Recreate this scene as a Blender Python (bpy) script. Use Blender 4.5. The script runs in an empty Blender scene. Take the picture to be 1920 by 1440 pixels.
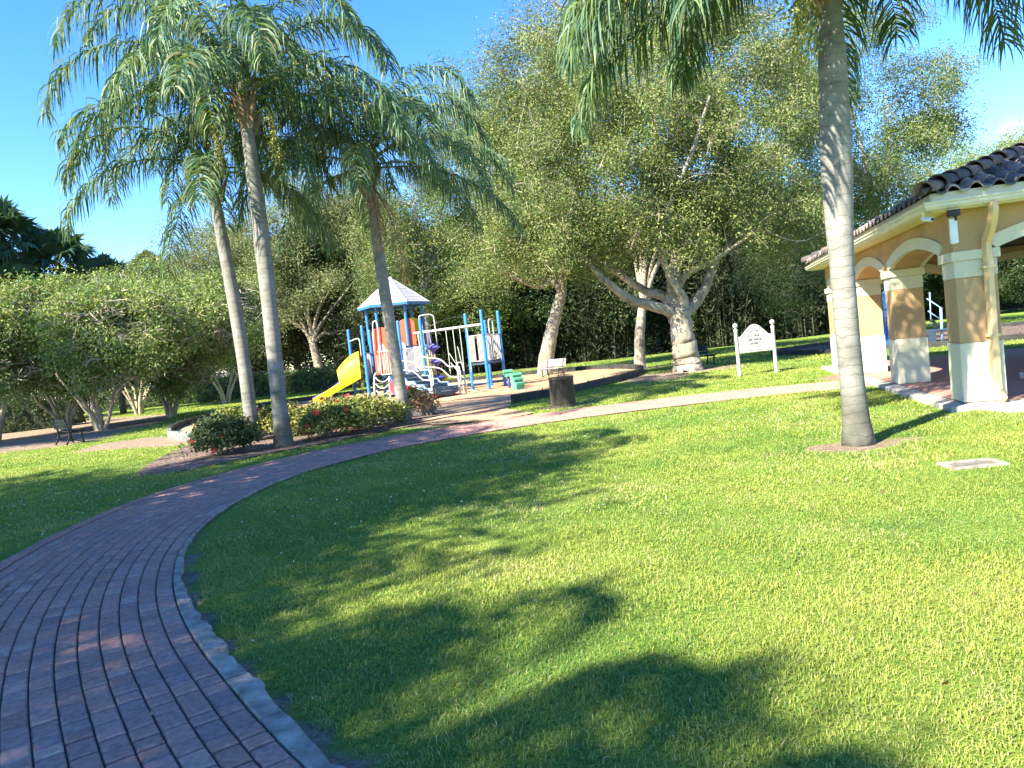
import bpy, math, random
import numpy as np
from mathutils import Matrix, Vector
PI = math.pi
S = bpy.context.scene
COL = S.collection

# ---------------------------------------------------------------- measuring tool
FOC, ROLL, HOR, EYE = 1400.0, math.radians(6.1), 70.0, 1.65
PITCH = math.atan(HOR / FOC)
def at(u, v, Y):
    """real-world point seen at photo pixel (u, v) if it stands Y metres away"""
    a, b = u - 960.0, v - 720.0
    x = a * math.cos(ROLL) - b * math.sin(ROLL)
    y = a * math.sin(ROLL) + b * math.cos(ROLL)
    d = np.array([x / FOC, math.cos(PITCH) - y / FOC * math.sin(PITCH), -math.sin(PITCH) - y / FOC * math.cos(PITCH)])
    return np.array([0, 0, EYE]) + d * (Y / d[1])
def ground_x(u, Y):
    lo, hi = 300.0, 2500.0
    for _ in range(50):
        m = (lo + hi) / 2
        if at(u, m, Y)[2] > 0: lo = m
        else: hi = m
    return at(u, lo, Y)[0]

# ---------------------------------------------------------------- mesh helpers
def mk(name, shapes, mats, parent=None, smooth=False):
    """link ONE mesh object from a list of (verts, faces[, colour[, material index]])"""
    Vs, loops, tot, mi, cols = [], [], [], [], []
    off = 0; anyc = False
    for s in shapes:
        V = np.asarray(s[0], dtype=np.float64).reshape(-1, 3); F = s[1]
        c = s[2] if len(s) > 2 else None
        m = s[3] if len(s) > 3 else 0
        Vs.append(V)
        for f in (F if isinstance(F, list) else [F]):
            f = np.asarray(f)
            if f.size == 0: continue
            if f.ndim == 1: f = f.reshape(1, -1)
            loops.append((f + off).ravel()); tot.append(np.full(len(f), f.shape[1])); mi.append(np.full(len(f), m))
        if c is None: cols.append(np.ones((len(V), 3)) * .5)
        else:
            anyc = True; c = np.asarray(c, dtype=float)
            cols.append(np.tile(c, (len(V), 1)) if c.ndim == 1 else c)
        off += len(V)
    V = np.concatenate(Vs); L = np.concatenate(loops).astype(np.int32); T = np.concatenate(tot); M = np.concatenate(mi)
    me = bpy.data.meshes.new(name)
    me.vertices.add(len(V)); me.vertices.foreach_set('co', V.ravel().astype(np.float32))
    me.loops.add(len(L)); me.loops.foreach_set('vertex_index', L)
    me.polygons.add(len(T))
    me.polygons.foreach_set('loop_start', np.concatenate([[0], np.cumsum(T)[:-1]]).astype(np.int32))
    for m in (mats if isinstance(mats, list) else [mats]): me.materials.append(m)
    me.polygons.foreach_set('material_index', M.astype(np.int32))
    me.polygons.foreach_set('use_smooth', np.full(len(T), bool(smooth)))
    if anyc:
        a = me.color_attributes.new('col', 'FLOAT_COLOR', 'POINT')
        C = np.concatenate(cols); C = np.hstack([C, np.ones((len(C), 1))])
        a.data.foreach_set('color', C.ravel().astype(np.float32))
    me.update(calc_edges=True)
    o = bpy.data.objects.new(name, me); COL.objects.link(o)
    if parent is not None: o.parent = parent
    return o

def bevel(o, w=.01, seg=2):
    m = o.modifiers.new('bevel', 'BEVEL'); m.width = w; m.segments = seg; m.limit_method = 'ANGLE'
    return o
def smooth_by(o, ang=40):
    o.data.polygons.foreach_set('use_smooth', np.ones(len(o.data.polygons), bool))
    try: o.data.set_sharp_from_angle(angle=math.radians(ang))
    except Exception: pass
    return o

def tag(o, label=None, cat=None, group=None, kind=None):
    if label: o['label'] = label
    if cat: o['category'] = cat
    if group: o['group'] = group
    if kind: o['kind'] = kind
    return o
def thing(name, label, cat, loc=(0, 0, 0), rz=0, group=None):
    o = bpy.data.objects.new(name, None); COL.objects.link(o)
    o.location = loc; o.rotation_euler = (0, 0, rz); o.empty_display_size = .2
    return tag(o, label, cat, group)
def dup(root, loc, rz, label, scale=None, group=None):
    r = root.copy(); COL.objects.link(r); r.location = loc; r.rotation_euler = (0, 0, rz)
    if scale: r.scale = scale if hasattr(scale, '__len__') else (scale,) * 3
    r['label'] = label
    if group: r['group'] = group
    for ch in list(root.children):
        c = ch.copy(); COL.objects.link(c); c.parent = r
        for g in list(ch.children):
            d = g.copy(); COL.objects.link(d); d.parent = c
    return r

BOXF = np.array([[0, 3, 2, 1], [4, 5, 6, 7], [0, 1, 5, 4], [1, 2, 6, 5], [2, 3, 7, 6], [3, 0, 4, 7]])
def box(c, s, ax=None, col=None, mi=0):
    """box: centre, full sizes, optional 3 axes"""
    sx, sy, sz = [k / 2 for k in s]
    v = np.array([[-sx, -sy, -sz], [sx, -sy, -sz], [sx, sy, -sz], [-sx, sy, -sz], [-sx, -sy, sz], [sx, -sy, sz], [sx, sy, sz], [-sx, sy, sz]])
    if ax is not None: v = v @ np.array(ax, dtype=float)
    return (v + np.array(c), BOXF, col, mi)
def nrm(v):
    v = np.asarray(v, float); n = np.linalg.norm(v, axis=-1, keepdims=True)
    return v / np.maximum(n, 1e-9)
def beam(p, q, w, h, col=None, mi=0, up=(0, 0, 1)):
    """rectangular bar from p to q, w wide, h high"""
    p = np.array(p, float); q = np.array(q, float); d = nrm(q - p)
    s = np.cross(d, np.array(up, float))
    if np.linalg.norm(s) < 1e-3: s = np.cross(d, [1, 0, 0.])
    s = nrm(s); t = np.cross(s, d)
    return box((p + q) / 2, (np.linalg.norm(q - p), w, h), [d, s, t], col, mi)
def catmull(P, n=6):
    P = np.asarray(P, float)
    if len(P) < 3: return np.array([P[0] + (P[-1] - P[0]) * t for t in np.linspace(0, 1, n + 1)])
    Q = np.vstack([2 * P[0] - P[1], P, 2 * P[-1] - P[-2]]); out = []
    for i in range(1, len(Q) - 2):
        a, b, c, d = Q[i - 1:i + 3]
        for t in np.linspace(0, 1, n, endpoint=False):
            out.append(.5 * (2 * b + (c - a) * t + (2 * a - 5 * b + 4 * c - d) * t * t + (3 * b - a - 3 * c + d) * t ** 3))
    out.append(P[-1]); return np.array(out)
def tube(P, r, n=8, cap=True, col=None, mi=0, rect=None, closed=False):
    P = np.asarray(P, float); m = len(P); r = np.broadcast_to(np.asarray(r, float), (m,))
    T = np.gradient(P, axis=0) if m > 2 else np.repeat([P[-1] - P[0]], m, 0)
    if closed: T = np.roll(P, -1, 0) - np.roll(P, 1, 0)
    T = nrm(T); ref = np.array([0, 0, 1.]) if abs(T[:, 2]).mean() < .8 else np.array([1., 0, 0])
    N = []; cur = nrm(np.cross(T[0], ref))
    for t in T:
        cur = cur - t * np.dot(cur, t)
        if np.linalg.norm(cur) < 1e-6: cur = np.cross(t, [.3, .5, .8])
        cur = nrm(cur); N.append(cur)
    N = np.array(N); B = np.cross(T, N)
    if rect:
        a = np.array([[-1, -1], [1, -1], [1, 1], [-1, 1]]) * np.array(rect) / 2; n = 4
        V = P[:, None] + N[:, None] * a[None, :, :1] + B[:, None] * a[None, :, 1:]
    else:
        an = np.arange(n) * 2 * PI / n
        V = P[:, None] + r[:, None, None] * (N[:, None] * np.cos(an)[None, :, None] + B[:, None] * np.sin(an)[None, :, None])
    V = V.reshape(-1, 3); k = np.arange(n); F = []
    rows = m if closed else m - 1
    for i in range(rows):
        j = (i + 1) % m
        F.append(np.stack([i * n + k, i * n + (k + 1) % n, j * n + (k + 1) % n, j * n + k], 1))
    FF = [np.concatenate(F)]
    if cap and not closed: FF += [k[::-1].reshape(1, -1), ((m - 1) * n + k).reshape(1, -1)]
    return (V, FF, col, mi)
def lathe(prof, n=16, c=(0, 0, 0), col=None, mi=0):
    prof = np.array(prof, float); m = len(prof); an = np.arange(n) * 2 * PI / n
    V = np.stack([prof[:, :1] * np.cos(an), prof[:, :1] * np.sin(an), np.repeat(prof[:, 1:], n, 1)], 2).reshape(-1, 3) + np.array(c)
    k = np.arange(n)
    F = [np.stack([i * n + k, i * n + (k + 1) % n, (i + 1) * n + (k + 1) % n, (i + 1) * n + k], 1) for i in range(m - 1)]
    return (V, [np.concatenate(F), k[::-1].reshape(1, -1), ((m - 1) * n + k).reshape(1, -1)], col, mi)
def prism(poly, a0, a1, f=None, col=None, mi=0):
    """extrude a 2-D polygon between a0 and a1; f(x,y,a)->3-D (default x,y horizontal, a up)"""
    poly = np.array(poly, float); n = len(poly)
    f = f or (lambda x, y, a: (x, y, a))
    V = np.array([f(x, y, a) for a in (a0, a1) for x, y in poly]); k = np.arange(n)
    return (V, [np.stack([k, (k + 1) % n, n + (k + 1) % n, n + k], 1), k[::-1].reshape(1, -1), (n + k).reshape(1, -1)], col, mi)
def twigs(p, q, r0, r1, col=None, mi=0):
    """many thin three-sided twigs at once"""
    p = np.asarray(p, float); q = np.asarray(q, float); n = len(p); d = nrm(q - p)
    s = nrm(np.cross(d, np.array([.31, .47, .83]))); t = np.cross(d, s)
    an = np.arange(3) * 2 * PI / 3
    ring = s[:, None] * np.cos(an)[None, :, None] + t[:, None] * np.sin(an)[None, :, None]
    r0 = np.broadcast_to(np.asarray(r0, float), (n,)); r1 = np.broadcast_to(np.asarray(r1, float), (n,))
    V = np.concatenate([p[:, None] + ring * r0[:, None, None], q[:, None] + ring * r1[:, None, None]], 1).reshape(-1, 3)
    b = np.arange(n)[:, None] * 6
    F = np.concatenate([b + np.array([[0, 1, 4, 3]]), b + np.array([[1, 2, 5, 4]]), b + np.array([[2, 0, 3, 5]])])
    return (V, F, col, mi)
def inpoly(x, y, poly):
    poly = np.asarray(poly, float); ins = np.zeros(np.shape(x), bool); j = len(poly) - 1
    for i in range(len(poly)):
        xi, yi = poly[i]; xj, yj = poly[j]
        c = ((yi > y) != (yj > y)) & (x < (xj - xi) * (y - yi) / ((yj - yi) + 1e-12) + xi)
        ins ^= c; j = i
    return ins
def polydist(x, y, poly, closed=True):
    poly = np.asarray(poly, float); d = np.full(np.shape(x), 1e9); n = len(poly)
    for i in range(n if closed else n - 1):
        a = poly[i]; b = poly[(i + 1) % n]; ab = b - a
        t = np.clip(((x - a[0]) * ab[0] + (y - a[1]) * ab[1]) / (ab @ ab + 1e-12), 0, 1)
        d = np.minimum(d, np.hypot(x - a[0] - t * ab[0], y - a[1] - t * ab[1]))
    return d
def vnoise(x, y, s, seed=0):
    """cheap smooth value noise"""
    x = np.asarray(x) / s; y = np.asarray(y) / s
    xi = np.floor(x).astype(int); yi = np.floor(y).astype(int); fx = x - xi; fy = y - yi
    fx = fx * fx * (3 - 2 * fx); fy = fy * fy * (3 - 2 * fy)
    def h(a, b):
        k = (a * 374761393 + b * 668265263 + seed * 1442695) & 0x7fffffff
        k = ((k ^ (k >> 13)) * 1274126177) & 0x7fffffff
        return ((k ^ (k >> 16)) & 0xffff) / 65535.0
    return (h(xi, yi) * (1 - fx) + h(xi + 1, yi) * fx) * (1 - fy) + (h(xi, yi + 1) * (1 - fx) + h(xi + 1, yi + 1) * fx) * fy

# ---------------------------------------------------------------- materials
def nodes(name):
    m = bpy.data.materials.new(name); m.use_nodes = True; nt = m.node_tree
    return m, nt, nt.nodes['Principled BSDF'], nt.nodes['Material Output']
def N(nt, t, **k):
    n = nt.nodes.new(t)
    for a, b in k.items():
        if a in n.inputs.keys() if hasattr(n.inputs, 'keys') else False: n.inputs[a].default_value = b
        else: setattr(n, a, b)
    return n
def c4(c): return (c[0], c[1], c[2], 1)
def ramp(nt, fac, stops):
    r = nt.nodes.new('ShaderNodeValToRGB'); e = r.color_ramp.elements
    e[0].position, e[0].color = stops[0][0], c4(stops[0][1]); e[1].position, e[1].color = stops[-1][0], c4(stops[-1][1])
    for p, c in stops[1:-1]:
        x = e.new(p); x.color = c4(c)
    nt.links.new(fac, r.inputs[0]); return r
def solid(name, col, rough=.5, var=.12, scale=6, bump=0, bscale=60, spec=.4, metal=0, dirt=None, detail=6):
    m, nt, p, out = nodes(name); l = nt.links
    tc = nt.nodes.new('ShaderNodeTexCoord')
    no = nt.nodes.new('ShaderNodeTexNoise'); no.inputs['Scale'].default_value = scale; no.inputs['Detail'].default_value = detail
    l.new(tc.outputs['Object'], no.inputs['Vector'])
    lo = [c * (1 - var) for c in col]; hi = [min(1, c * (1 + var)) for c in col]
    st = [(.3, lo), (.7, hi)]
    if dirt: st = [(.22, dirt), (.42, lo), (.75, hi)]
    r = ramp(nt, no.outputs['Fac'], st); l.new(r.outputs[0], p.inputs['Base Color'])
    p.inputs['Roughness'].default_value = rough; p.inputs['Specular IOR Level'].default_value = spec; p.inputs['Metallic'].default_value = metal
    if bump:
        nb = nt.nodes.new('ShaderNodeTexNoise'); nb.inputs['Scale'].default_value = bscale; nb.inputs['Detail'].default_value = 5
        l.new(tc.outputs['Object'], nb.inputs['Vector'])
        b = nt.nodes.new('ShaderNodeBump'); b.inputs['Strength'].default_value = bump; b.inputs['Distance'].default_value = .02
        l.new(nb.outputs['Fac'], b.inputs['Height']); l.new(b.outputs[0], p.inputs['Normal'])
    return m
def leafmat(name, rough=.5, trans=.35, spec=.35, tint=(1.25, 1.15, .55)):
    m, nt, p, out = nodes(name); l = nt.links
    a = nt.nodes.new('ShaderNodeAttribute'); a.attribute_name = 'col'
    l.new(a.outputs['Color'], p.inputs['Base Color'])
    p.inputs['Roughness'].default_value = rough; p.inputs['Specular IOR Level'].default_value = spec
    t = nt.nodes.new('ShaderNodeBsdfTranslucent')
    mx = nt.nodes.new('ShaderNodeMix'); mx.data_type = 'RGBA'; mx.blend_type = 'MULTIPLY'; mx.inputs[0].default_value = 1
    l.new(a.outputs['Color'], mx.inputs[6]); mx.inputs[7].default_value = c4(tint)
    l.new(mx.outputs[2], t.inputs['Color'])
    ms = nt.nodes.new('ShaderNodeMixShader'); ms.inputs[0].default_value = trans
    l.new(p.outputs[0], ms.inputs[1]); l.new(t.outputs[0], ms.inputs[2]); l.new(ms.outputs[0], out.inputs['Surface'])
    return m
def attrmat(name, rough=.7, spec=.3, mult=None, nscale=30, namt=.25, bump=.3, bscale=120):
    m, nt, p, out = nodes(name); l = nt.links
    a = nt.nodes.new('ShaderNodeAttribute'); a.attribute_name = 'col'
    tc = nt.nodes.new('ShaderNodeTexCoord'); no = nt.nodes.new('ShaderNodeTexNoise'); no.inputs['Scale'].default_value = nscale; no.inputs['Detail'].default_value = 7
    l.new(tc.outputs['Object'], no.inputs['Vector'])
    r = ramp(nt, no.outputs['Fac'], [(.3, (1 - namt,) * 3), (.7, (1 + namt,) * 3)])
    mx = nt.nodes.new('ShaderNodeMix'); mx.data_type = 'RGBA'; mx.blend_type = 'MULTIPLY'; mx.inputs[0].default_value = 1
    l.new(a.outputs['Color'], mx.inputs[6]); l.new(r.outputs[0], mx.inputs[7]); l.new(mx.outputs[2], p.inputs['Base Color'])
    p.inputs['Roughness'].default_value = rough; p.inputs['Specular IOR Level'].default_value = spec
    nb = nt.nodes.new('ShaderNodeTexNoise'); nb.inputs['Scale'].default_value = bscale; nb.inputs['Detail'].default_value = 4
    l.new(tc.outputs['Object'], nb.inputs['Vector'])
    b = nt.nodes.new('ShaderNodeBump'); b.inputs['Strength'].default_value = bump; b.inputs['Distance'].default_value = .01
    l.new(nb.outputs['Fac'], b.inputs['Height']); l.new(b.outputs[0], p.inputs['Normal'])
    return m
def barkmat(name, c1, c2, c3, ring=0, vscale=(9, 9, 2.2), bump=.8, dark_base=None):
    m, nt, p, out = nodes(name); l = nt.links
    tc = nt.nodes.new('ShaderNodeTexCoord'); mp = nt.nodes.new('ShaderNodeMapping'); mp.inputs['Scale'].default_value = vscale
    l.new(tc.outputs['Object'], mp.inputs['Vector'])
    no = nt.nodes.new('ShaderNodeTexNoise'); no.inputs['Scale'].default_value = 1; no.inputs['Detail'].default_value = 8; no.inputs['Roughness'].default_value = .65
    l.new(mp.outputs[0], no.inputs['Vector'])
    r = ramp(nt, no.outputs['Fac'], [(.28, c1), (.5, c2), (.72, c3)])
    n2 = nt.nodes.new('ShaderNodeTexNoise'); n2.inputs['Scale'].default_value = 1.3; n2.inputs['Detail'].default_value = 3
    l.new(tc.outputs['Object'], n2.inputs['Vector'])
    r2 = ramp(nt, n2.outputs['Fac'], [(.35, (.72, .74, .68)), (.65, (1.12, 1.1, 1.08))])
    mx = nt.nodes.new('ShaderNodeMix'); mx.data_type = 'RGBA'; mx.blend_type = 'MULTIPLY'; mx.inputs[0].default_value = 1
    l.new(r.outputs[0], mx.inputs[6]); l.new(r2.outputs[0], mx.inputs[7]); colout = mx.outputs[2]; hgt = no.outputs['Fac']
    if ring:
        w = nt.nodes.new('ShaderNodeTexWave'); w.wave_type = 'BANDS'; w.bands_direction = 'Z'; w.inputs['Scale'].default_value = ring
        w.inputs['Distortion'].default_value = 5; w.inputs['Detail'].default_value = 3; w.inputs['Detail Scale'].default_value = 1.2
        l.new(tc.outputs['Object'], w.inputs['Vector'])
        r3 = ramp(nt, w.outputs['Fac'], [(0, (.66, .64, .61)), (.07, (.98, .98, .97)), (1, (1.03, 1.03, 1.03))])
        m3 = nt.nodes.new('ShaderNodeMix'); m3.data_type = 'RGBA'; m3.blend_type = 'MULTIPLY'; m3.inputs[0].default_value = .5
        l.new(colout, m3.inputs[6]); l.new(r3.outputs[0], m3.inputs[7]); colout = m3.outputs[2]
        ad = nt.nodes.new('ShaderNodeMath'); ad.operation = 'MULTIPLY_ADD'; ad.inputs[1].default_value = .8
        l.new(r3.outputs[0], ad.inputs[0]); l.new(no.outputs['Fac'], ad.inputs[2]); hgt = ad.outputs[0]
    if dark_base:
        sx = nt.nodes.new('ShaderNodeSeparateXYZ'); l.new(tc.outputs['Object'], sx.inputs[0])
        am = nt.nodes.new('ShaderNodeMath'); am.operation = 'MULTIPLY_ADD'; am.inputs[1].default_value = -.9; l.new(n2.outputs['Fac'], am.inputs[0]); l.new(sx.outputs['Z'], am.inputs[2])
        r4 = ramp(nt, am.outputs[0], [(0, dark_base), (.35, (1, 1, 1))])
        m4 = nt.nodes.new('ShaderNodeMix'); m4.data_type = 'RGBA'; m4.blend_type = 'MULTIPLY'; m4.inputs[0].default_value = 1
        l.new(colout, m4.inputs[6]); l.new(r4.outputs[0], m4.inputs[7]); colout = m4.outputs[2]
    l.new(colout, p.inputs['Base Color']); p.inputs['Roughness'].default_value = .85; p.inputs['Specular IOR Level'].default_value = .2
    b = nt.nodes.new('ShaderNodeBump'); b.inputs['Strength'].default_value = bump; b.inputs['Distance'].default_value = .03
    l.new(hgt, b.inputs['Height']); l.new(b.outputs[0], p.inputs['Normal'])
    return m

M = {}
M['leaf'] = leafmat('leaf', .55, .3)
M['frond'] = leafmat('palm_leaflet', .5, .3, .28)
M['blade'] = leafmat('grass_blade', .5, .35, .3)
M['petal'] = leafmat('petal', .6, .3, .2, (1, 1, 1))
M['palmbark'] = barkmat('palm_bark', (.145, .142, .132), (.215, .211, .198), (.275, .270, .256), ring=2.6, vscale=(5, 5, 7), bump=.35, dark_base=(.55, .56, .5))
M['boot'] = barkmat('palm_boot', (.12, .085, .05), (.26, .19, .12), (.42, .33, .23), vscale=(14, 14, 3))
M['oakbark'] = barkmat('oak_bark', (.16, .14, .11), (.31, .275, .225), (.46, .42, .35), vscale=(7, 7, 2.6), bump=1)
M['palebark'] = barkmat('pale_bark', (.22, .18, .13), (.38, .32, .24), (.5, .43, .34), vscale=(8, 8, 3), bump=.6)
M['darkbark'] = barkmat('dark_bark', (.05, .045, .035), (.11, .095, .075), (.18, .155, .12), vscale=(9, 9, 3), bump=.9)
M['twig'] = solid('twig', (.25, .21, .16), .8, .3, 3)
M['baretwig'] = solid('bare_twig', (.40, .335, .29), .8, .25, 3)
M['cane'] = solid('cane', (.075, .08, .042), .6, .4, 2)
M['brick'] = attrmat('brick_paver', .9, .08, nscale=28, namt=.22, bump=.5, bscale=240)
M['sand'] = solid('joint_sand', (.06, .055, .05), .9, .3, 40)
M['concrete'] = solid('concrete', (.37, .325, .265), .9, .3, 9, .9, 70, .15, dirt=(.15, .13, .105))
M['slabc'] = solid('slab_concrete', (.42, .40, .35), .85, .18, 4, .4, 80, .2, dirt=(.24, .22, .19))
M['stucco'] = solid('orange_stucco', (.46, .305, .165), .9, .13, 1.6, .35, 260, .15)
M['cream'] = solid('cream_stucco', (.60, .57, .43), .88, .05, 2, .25, 260, .15)
M['gutter'] = solid('cream_metal', (.62, .585, .44), .4, .05, 3, 0, 60, .45)
M['soffit'] = solid('soffit_paint', (.70, .60, .30), .7, .05, 3)
M['downpipe'] = solid('downpipe_paint', (.66, .47, .25), .5, .05, 3)
M['tile'] = attrmat('roof_tile', .75, .3, nscale=14, namt=.35, bump=.4, bscale=60)
M['pavfloor'] = None
M['pblue'] = solid('blue_coated_steel', (.035, .17, .46), .32, .08, 3, 0, 60, .5)
M['pnavy'] = solid('navy_plastic', (.04, .06, .26), .4, .12, 4)
M['ppurple'] = solid('purple_plastic', (.14, .12, .42), .4, .1, 4)
M['pyellow'] = solid('yellow_plastic', (.66, .47, .02), .5, .08, 3, 0, 60, .25)
M['pred'] = solid('red_plastic', (.68, .12, .06), .4, .1, 4)
M['pcrimson'] = solid('crimson_plastic', (.5, .03, .05), .4, .1, 4)
M['pwhite'] = solid('white_coated_steel', (.45, .435, .435), .4, .06, 5)
M['proof'] = solid('pale_roof_plastic', (.42, .41, .44), .5, .06, 3)
M['pstep'] = solid('slate_blue_rubber', (.035, .06, .09), .6, .12, 6)
M['pstringer'] = solid('pale_blue_plastic', (.16, .26, .37), .45, .1, 4)
M['pgreen'] = solid('green_plastic', (.09, .34, .20), .4, .1, 4)
M['lblue'] = solid('light_blue_steel', (.22, .36, .52), .4, .08, 4)
M['rope'] = solid('rope', (.5, .55, .48), .8, .2, 20)
M['black'] = solid('black_iron', (.012, .012, .013), .5, .3, 6)
M['border'] = solid('black_rubber_timber', (.035, .037, .035), .7, .4, 3, .3, 50, .3)
M['greyborder'] = solid('grey_rubber_timber', (.17, .18, .17), .75, .25, 3, .3, 50, .3)
M['darkslat'] = solid('dark_slat', (.014, .02, .022), .7, .3, 4, 0, 60, .12)
M['greyslat'] = solid('pale_grey_slat', (.34, .335, .37), .6, .12, 5)
M['trash'] = solid('brown_steel', (.065, .058, .042), .5, .25, 8)
M['liner'] = solid('liner', (.02, .019, .017), .7, .3, 8)
M['signw'] = solid('weathered_white_paint', (.47, .47, .485), .6, .08, 9, 0, 60, .3, dirt=(.33, .33, .345))
M['letter'] = solid('faded_lettering', (.10, .105, .115), .7, .25, 30)
M['housew'] = solid('white_render', (.75, .75, .73), .8, .05, 1)
M['houser'] = solid('house_roof', (.32, .18, .13), .8, .15, 2)
M['glass'] = solid('window_glass', (.03, .05, .07), .08, .1, 1, 0, 60, .7)
M['wplastic'] = solid('white_plastic', (.72, .74, .74), .4, .04, 6)
M['fruit'] = solid('palm_fruit', (.30, .30, .08), .5, .3, 20)
M['dead'] = leafmat('dead_frond', .8, .15, .1, (1, .9, .8))

# ---------------------------------------------------------------- world, sun, camera
SUN_EL = math.radians(40.0)
TO_SUN = np.array([-.774 * math.cos(SUN_EL), -.633 * math.cos(SUN_EL), math.sin(SUN_EL)])
w = bpy.data.worlds.new("World"); S.world = w; w.use_nodes = True
nt = w.node_tree; bg = nt.nodes['Background']
sky = nt.nodes.new('ShaderNodeTexSky'); sky.sky_type = 'NISHITA'; sky.sun_disc = False
sky.sun_elevation = SUN_EL; sky.sun_rotation = math.atan2(TO_SUN[0], TO_SUN[1]) % (2 * PI)
sky.air_density = .9; sky.dust_density = .0; sky.ozone_density = 3.0; sky.altitude = 0
hs = nt.nodes.new('ShaderNodeHueSaturation'); hs.inputs['Saturation'].default_value = 1.3; hs.inputs['Hue'].default_value = .511; hs.inputs['Value'].default_value = .93; hs.inputs['Value'].default_value = 1
nt.links.new(sky.outputs[0], hs.inputs['Color'])
# small white cumulus puffs low on the right
tc = nt.nodes.new('ShaderNodeTexCoord')
cl = None
for (u, v, rad) in ((1912, 262, .030), (1752, 246, .036), (1718, 262, .025)):
    d = nrm(at(u, v, 100.0) - np.array([0, 0, EYE]))
    vd = nt.nodes.new('ShaderNodeVectorMath'); vd.operation = 'DISTANCE'; vd.inputs[1].default_value = d
    nt.links.new(tc.outputs['Generated'], vd.inputs[0])
    no = nt.nodes.new('ShaderNodeTexNoise'); no.inputs['Scale'].default_value = 45; no.inputs['Detail'].default_value = 6
    nt.links.new(tc.outputs['Generated'], no.inputs['Vector'])
    ma = nt.nodes.new('ShaderNodeMath'); ma.operation = 'MULTIPLY_ADD'; ma.inputs[1].default_value = .030
    nt.links.new(no.outputs['Fac'], ma.inputs[0]); nt.links.new(vd.outputs['Value'], ma.inputs[2])
    mr = nt.nodes.new('ShaderNodeMapRange'); mr.inputs['From Min'].default_value = rad + .015; mr.inputs['From Max'].default_value = rad - .004
    mr.inputs['To Min'].default_value = 0; mr.inputs['To Max'].default_value = .55; mr.interpolation_type = 'SMOOTHSTEP'
    nt.links.new(ma.outputs[0], mr.inputs['Value'])
    if cl is None: cl = mr.outputs[0]
    else:
        mm = nt.nodes.new('ShaderNodeMath'); mm.operation = 'MAXIMUM'; nt.links.new(cl, mm.inputs[0]); nt.links.new(mr.outputs[0], mm.inputs[1]); cl = mm.outputs[0]
mixc = nt.nodes.new('ShaderNodeMix'); mixc.data_type = 'RGBA'
nt.links.new(cl, mixc.inputs[0]); nt.links.new(hs.outputs[0], mixc.inputs[6]); mixc.inputs[7].default_value = (3.0, 3.2, 3.6, 1)
nt.links.new(mixc.outputs[2], bg.inputs[0]); bg.inputs[1].default_value = .115

sl = bpy.data.lights.new('sun', 'SUN'); sl.energy = 5.0; sl.angle = math.radians(.55); sl.color = (1, .91, .74)
so = bpy.data.objects.new('sun', sl); COL.objects.link(so)
so.rotation_euler = Vector(TO_SUN).to_track_quat('Z', 'Y').to_euler(); so.location = (-20, -16, 25)

cd = bpy.data.cameras.new('camera'); cam = bpy.data.objects.new('camera', cd); COL.objects.link(cam)
cd.sensor_width = 36; cd.sensor_fit = 'HORIZONTAL'; cd.lens = 36 * FOC / 1920; cd.clip_start = .05; cd.clip_end = 2000
Rv = np.array([1, 0, 0]); Uv = np.array([0, math.sin(PITCH), math.cos(PITCH)]); Fv = np.array([0, math.cos(PITCH), -math.sin(PITCH)])
cx = math.cos(ROLL) * Rv - math.sin(ROLL) * Uv; cy = math.sin(ROLL) * Rv + math.cos(ROLL) * Uv; cz = -Fv
cam.matrix_world = Matrix(((cx[0], cy[0], cz[0], 0), (cx[1], cy[1], cz[1], 0), (cx[2], cy[2], cz[2], EYE), (0, 0, 0, 1)))
S.camera = cam
vs = S.view_settings; vs.view_transform = 'Standard'; vs.look = 'None'; vs.exposure = 2.1; vs.gamma = 1; vs.use_curve_mapping = False
S.render.engine = 'CYCLES'
S.cycles.max_bounces = 8; S.cycles.transparent_max_bounces = 8

# ---------------------------------------------------------------- path geometry
RC = catmull([(3.2, -2.2), (1.6, -.2), (.15, 1.55), (-1.05, 3.03), (-1.74, 3.99), (-2.27, 4.8), (-2.73, 5.62), (-3.09, 6.4), (-3.38, 7.2),
              (-3.62, 8.15), (-3.75, 9.3), (-3.74, 10.4), (-3.55, 11.4), (-3.15, 12.35), (-2.45, 13.4), (-1.45, 14.3), (-.1, 15.05),
              (1.5, 15.6), (3.3, 15.9), (5.4, 16.0), (6.93, 15.75), (7.75, 15.55)], 14)
_d = np.r_[0, np.cumsum(np.linalg.norm(np.diff(RC, axis=0), axis=1))]
PLEN = _d[-1]
def rpos(s, o):
    """point at arclength s along the right edge, o metres to its left"""
    s = np.asarray(s, float); x = np.interp(s, _d, RC[:, 0]); y = np.interp(s, _d, RC[:, 1]); e = .15
    dx = np.interp(s + e, _d, RC[:, 0]) - np.interp(s - e, _d, RC[:, 0]); dy = np.interp(s + e, _d, RC[:, 1]) - np.interp(s - e, _d, RC[:, 1])
    n = np.hypot(dx, dy) + 1e-9
    return np.stack([x - dy / n * o, y + dx / n * o], -1)
NCOL, BW = 13, .126
PW = NCOL * BW
ss = np.linspace(0.2, PLEN - .2, 160)
PATHPOLY = np.vstack([rpos(ss, -.02), rpos(ss, PW + .15)[::-1]])
PATH_IN = np.vstack([rpos(ss, .05), rpos(ss, PW + .06)[::-1]])

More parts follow.
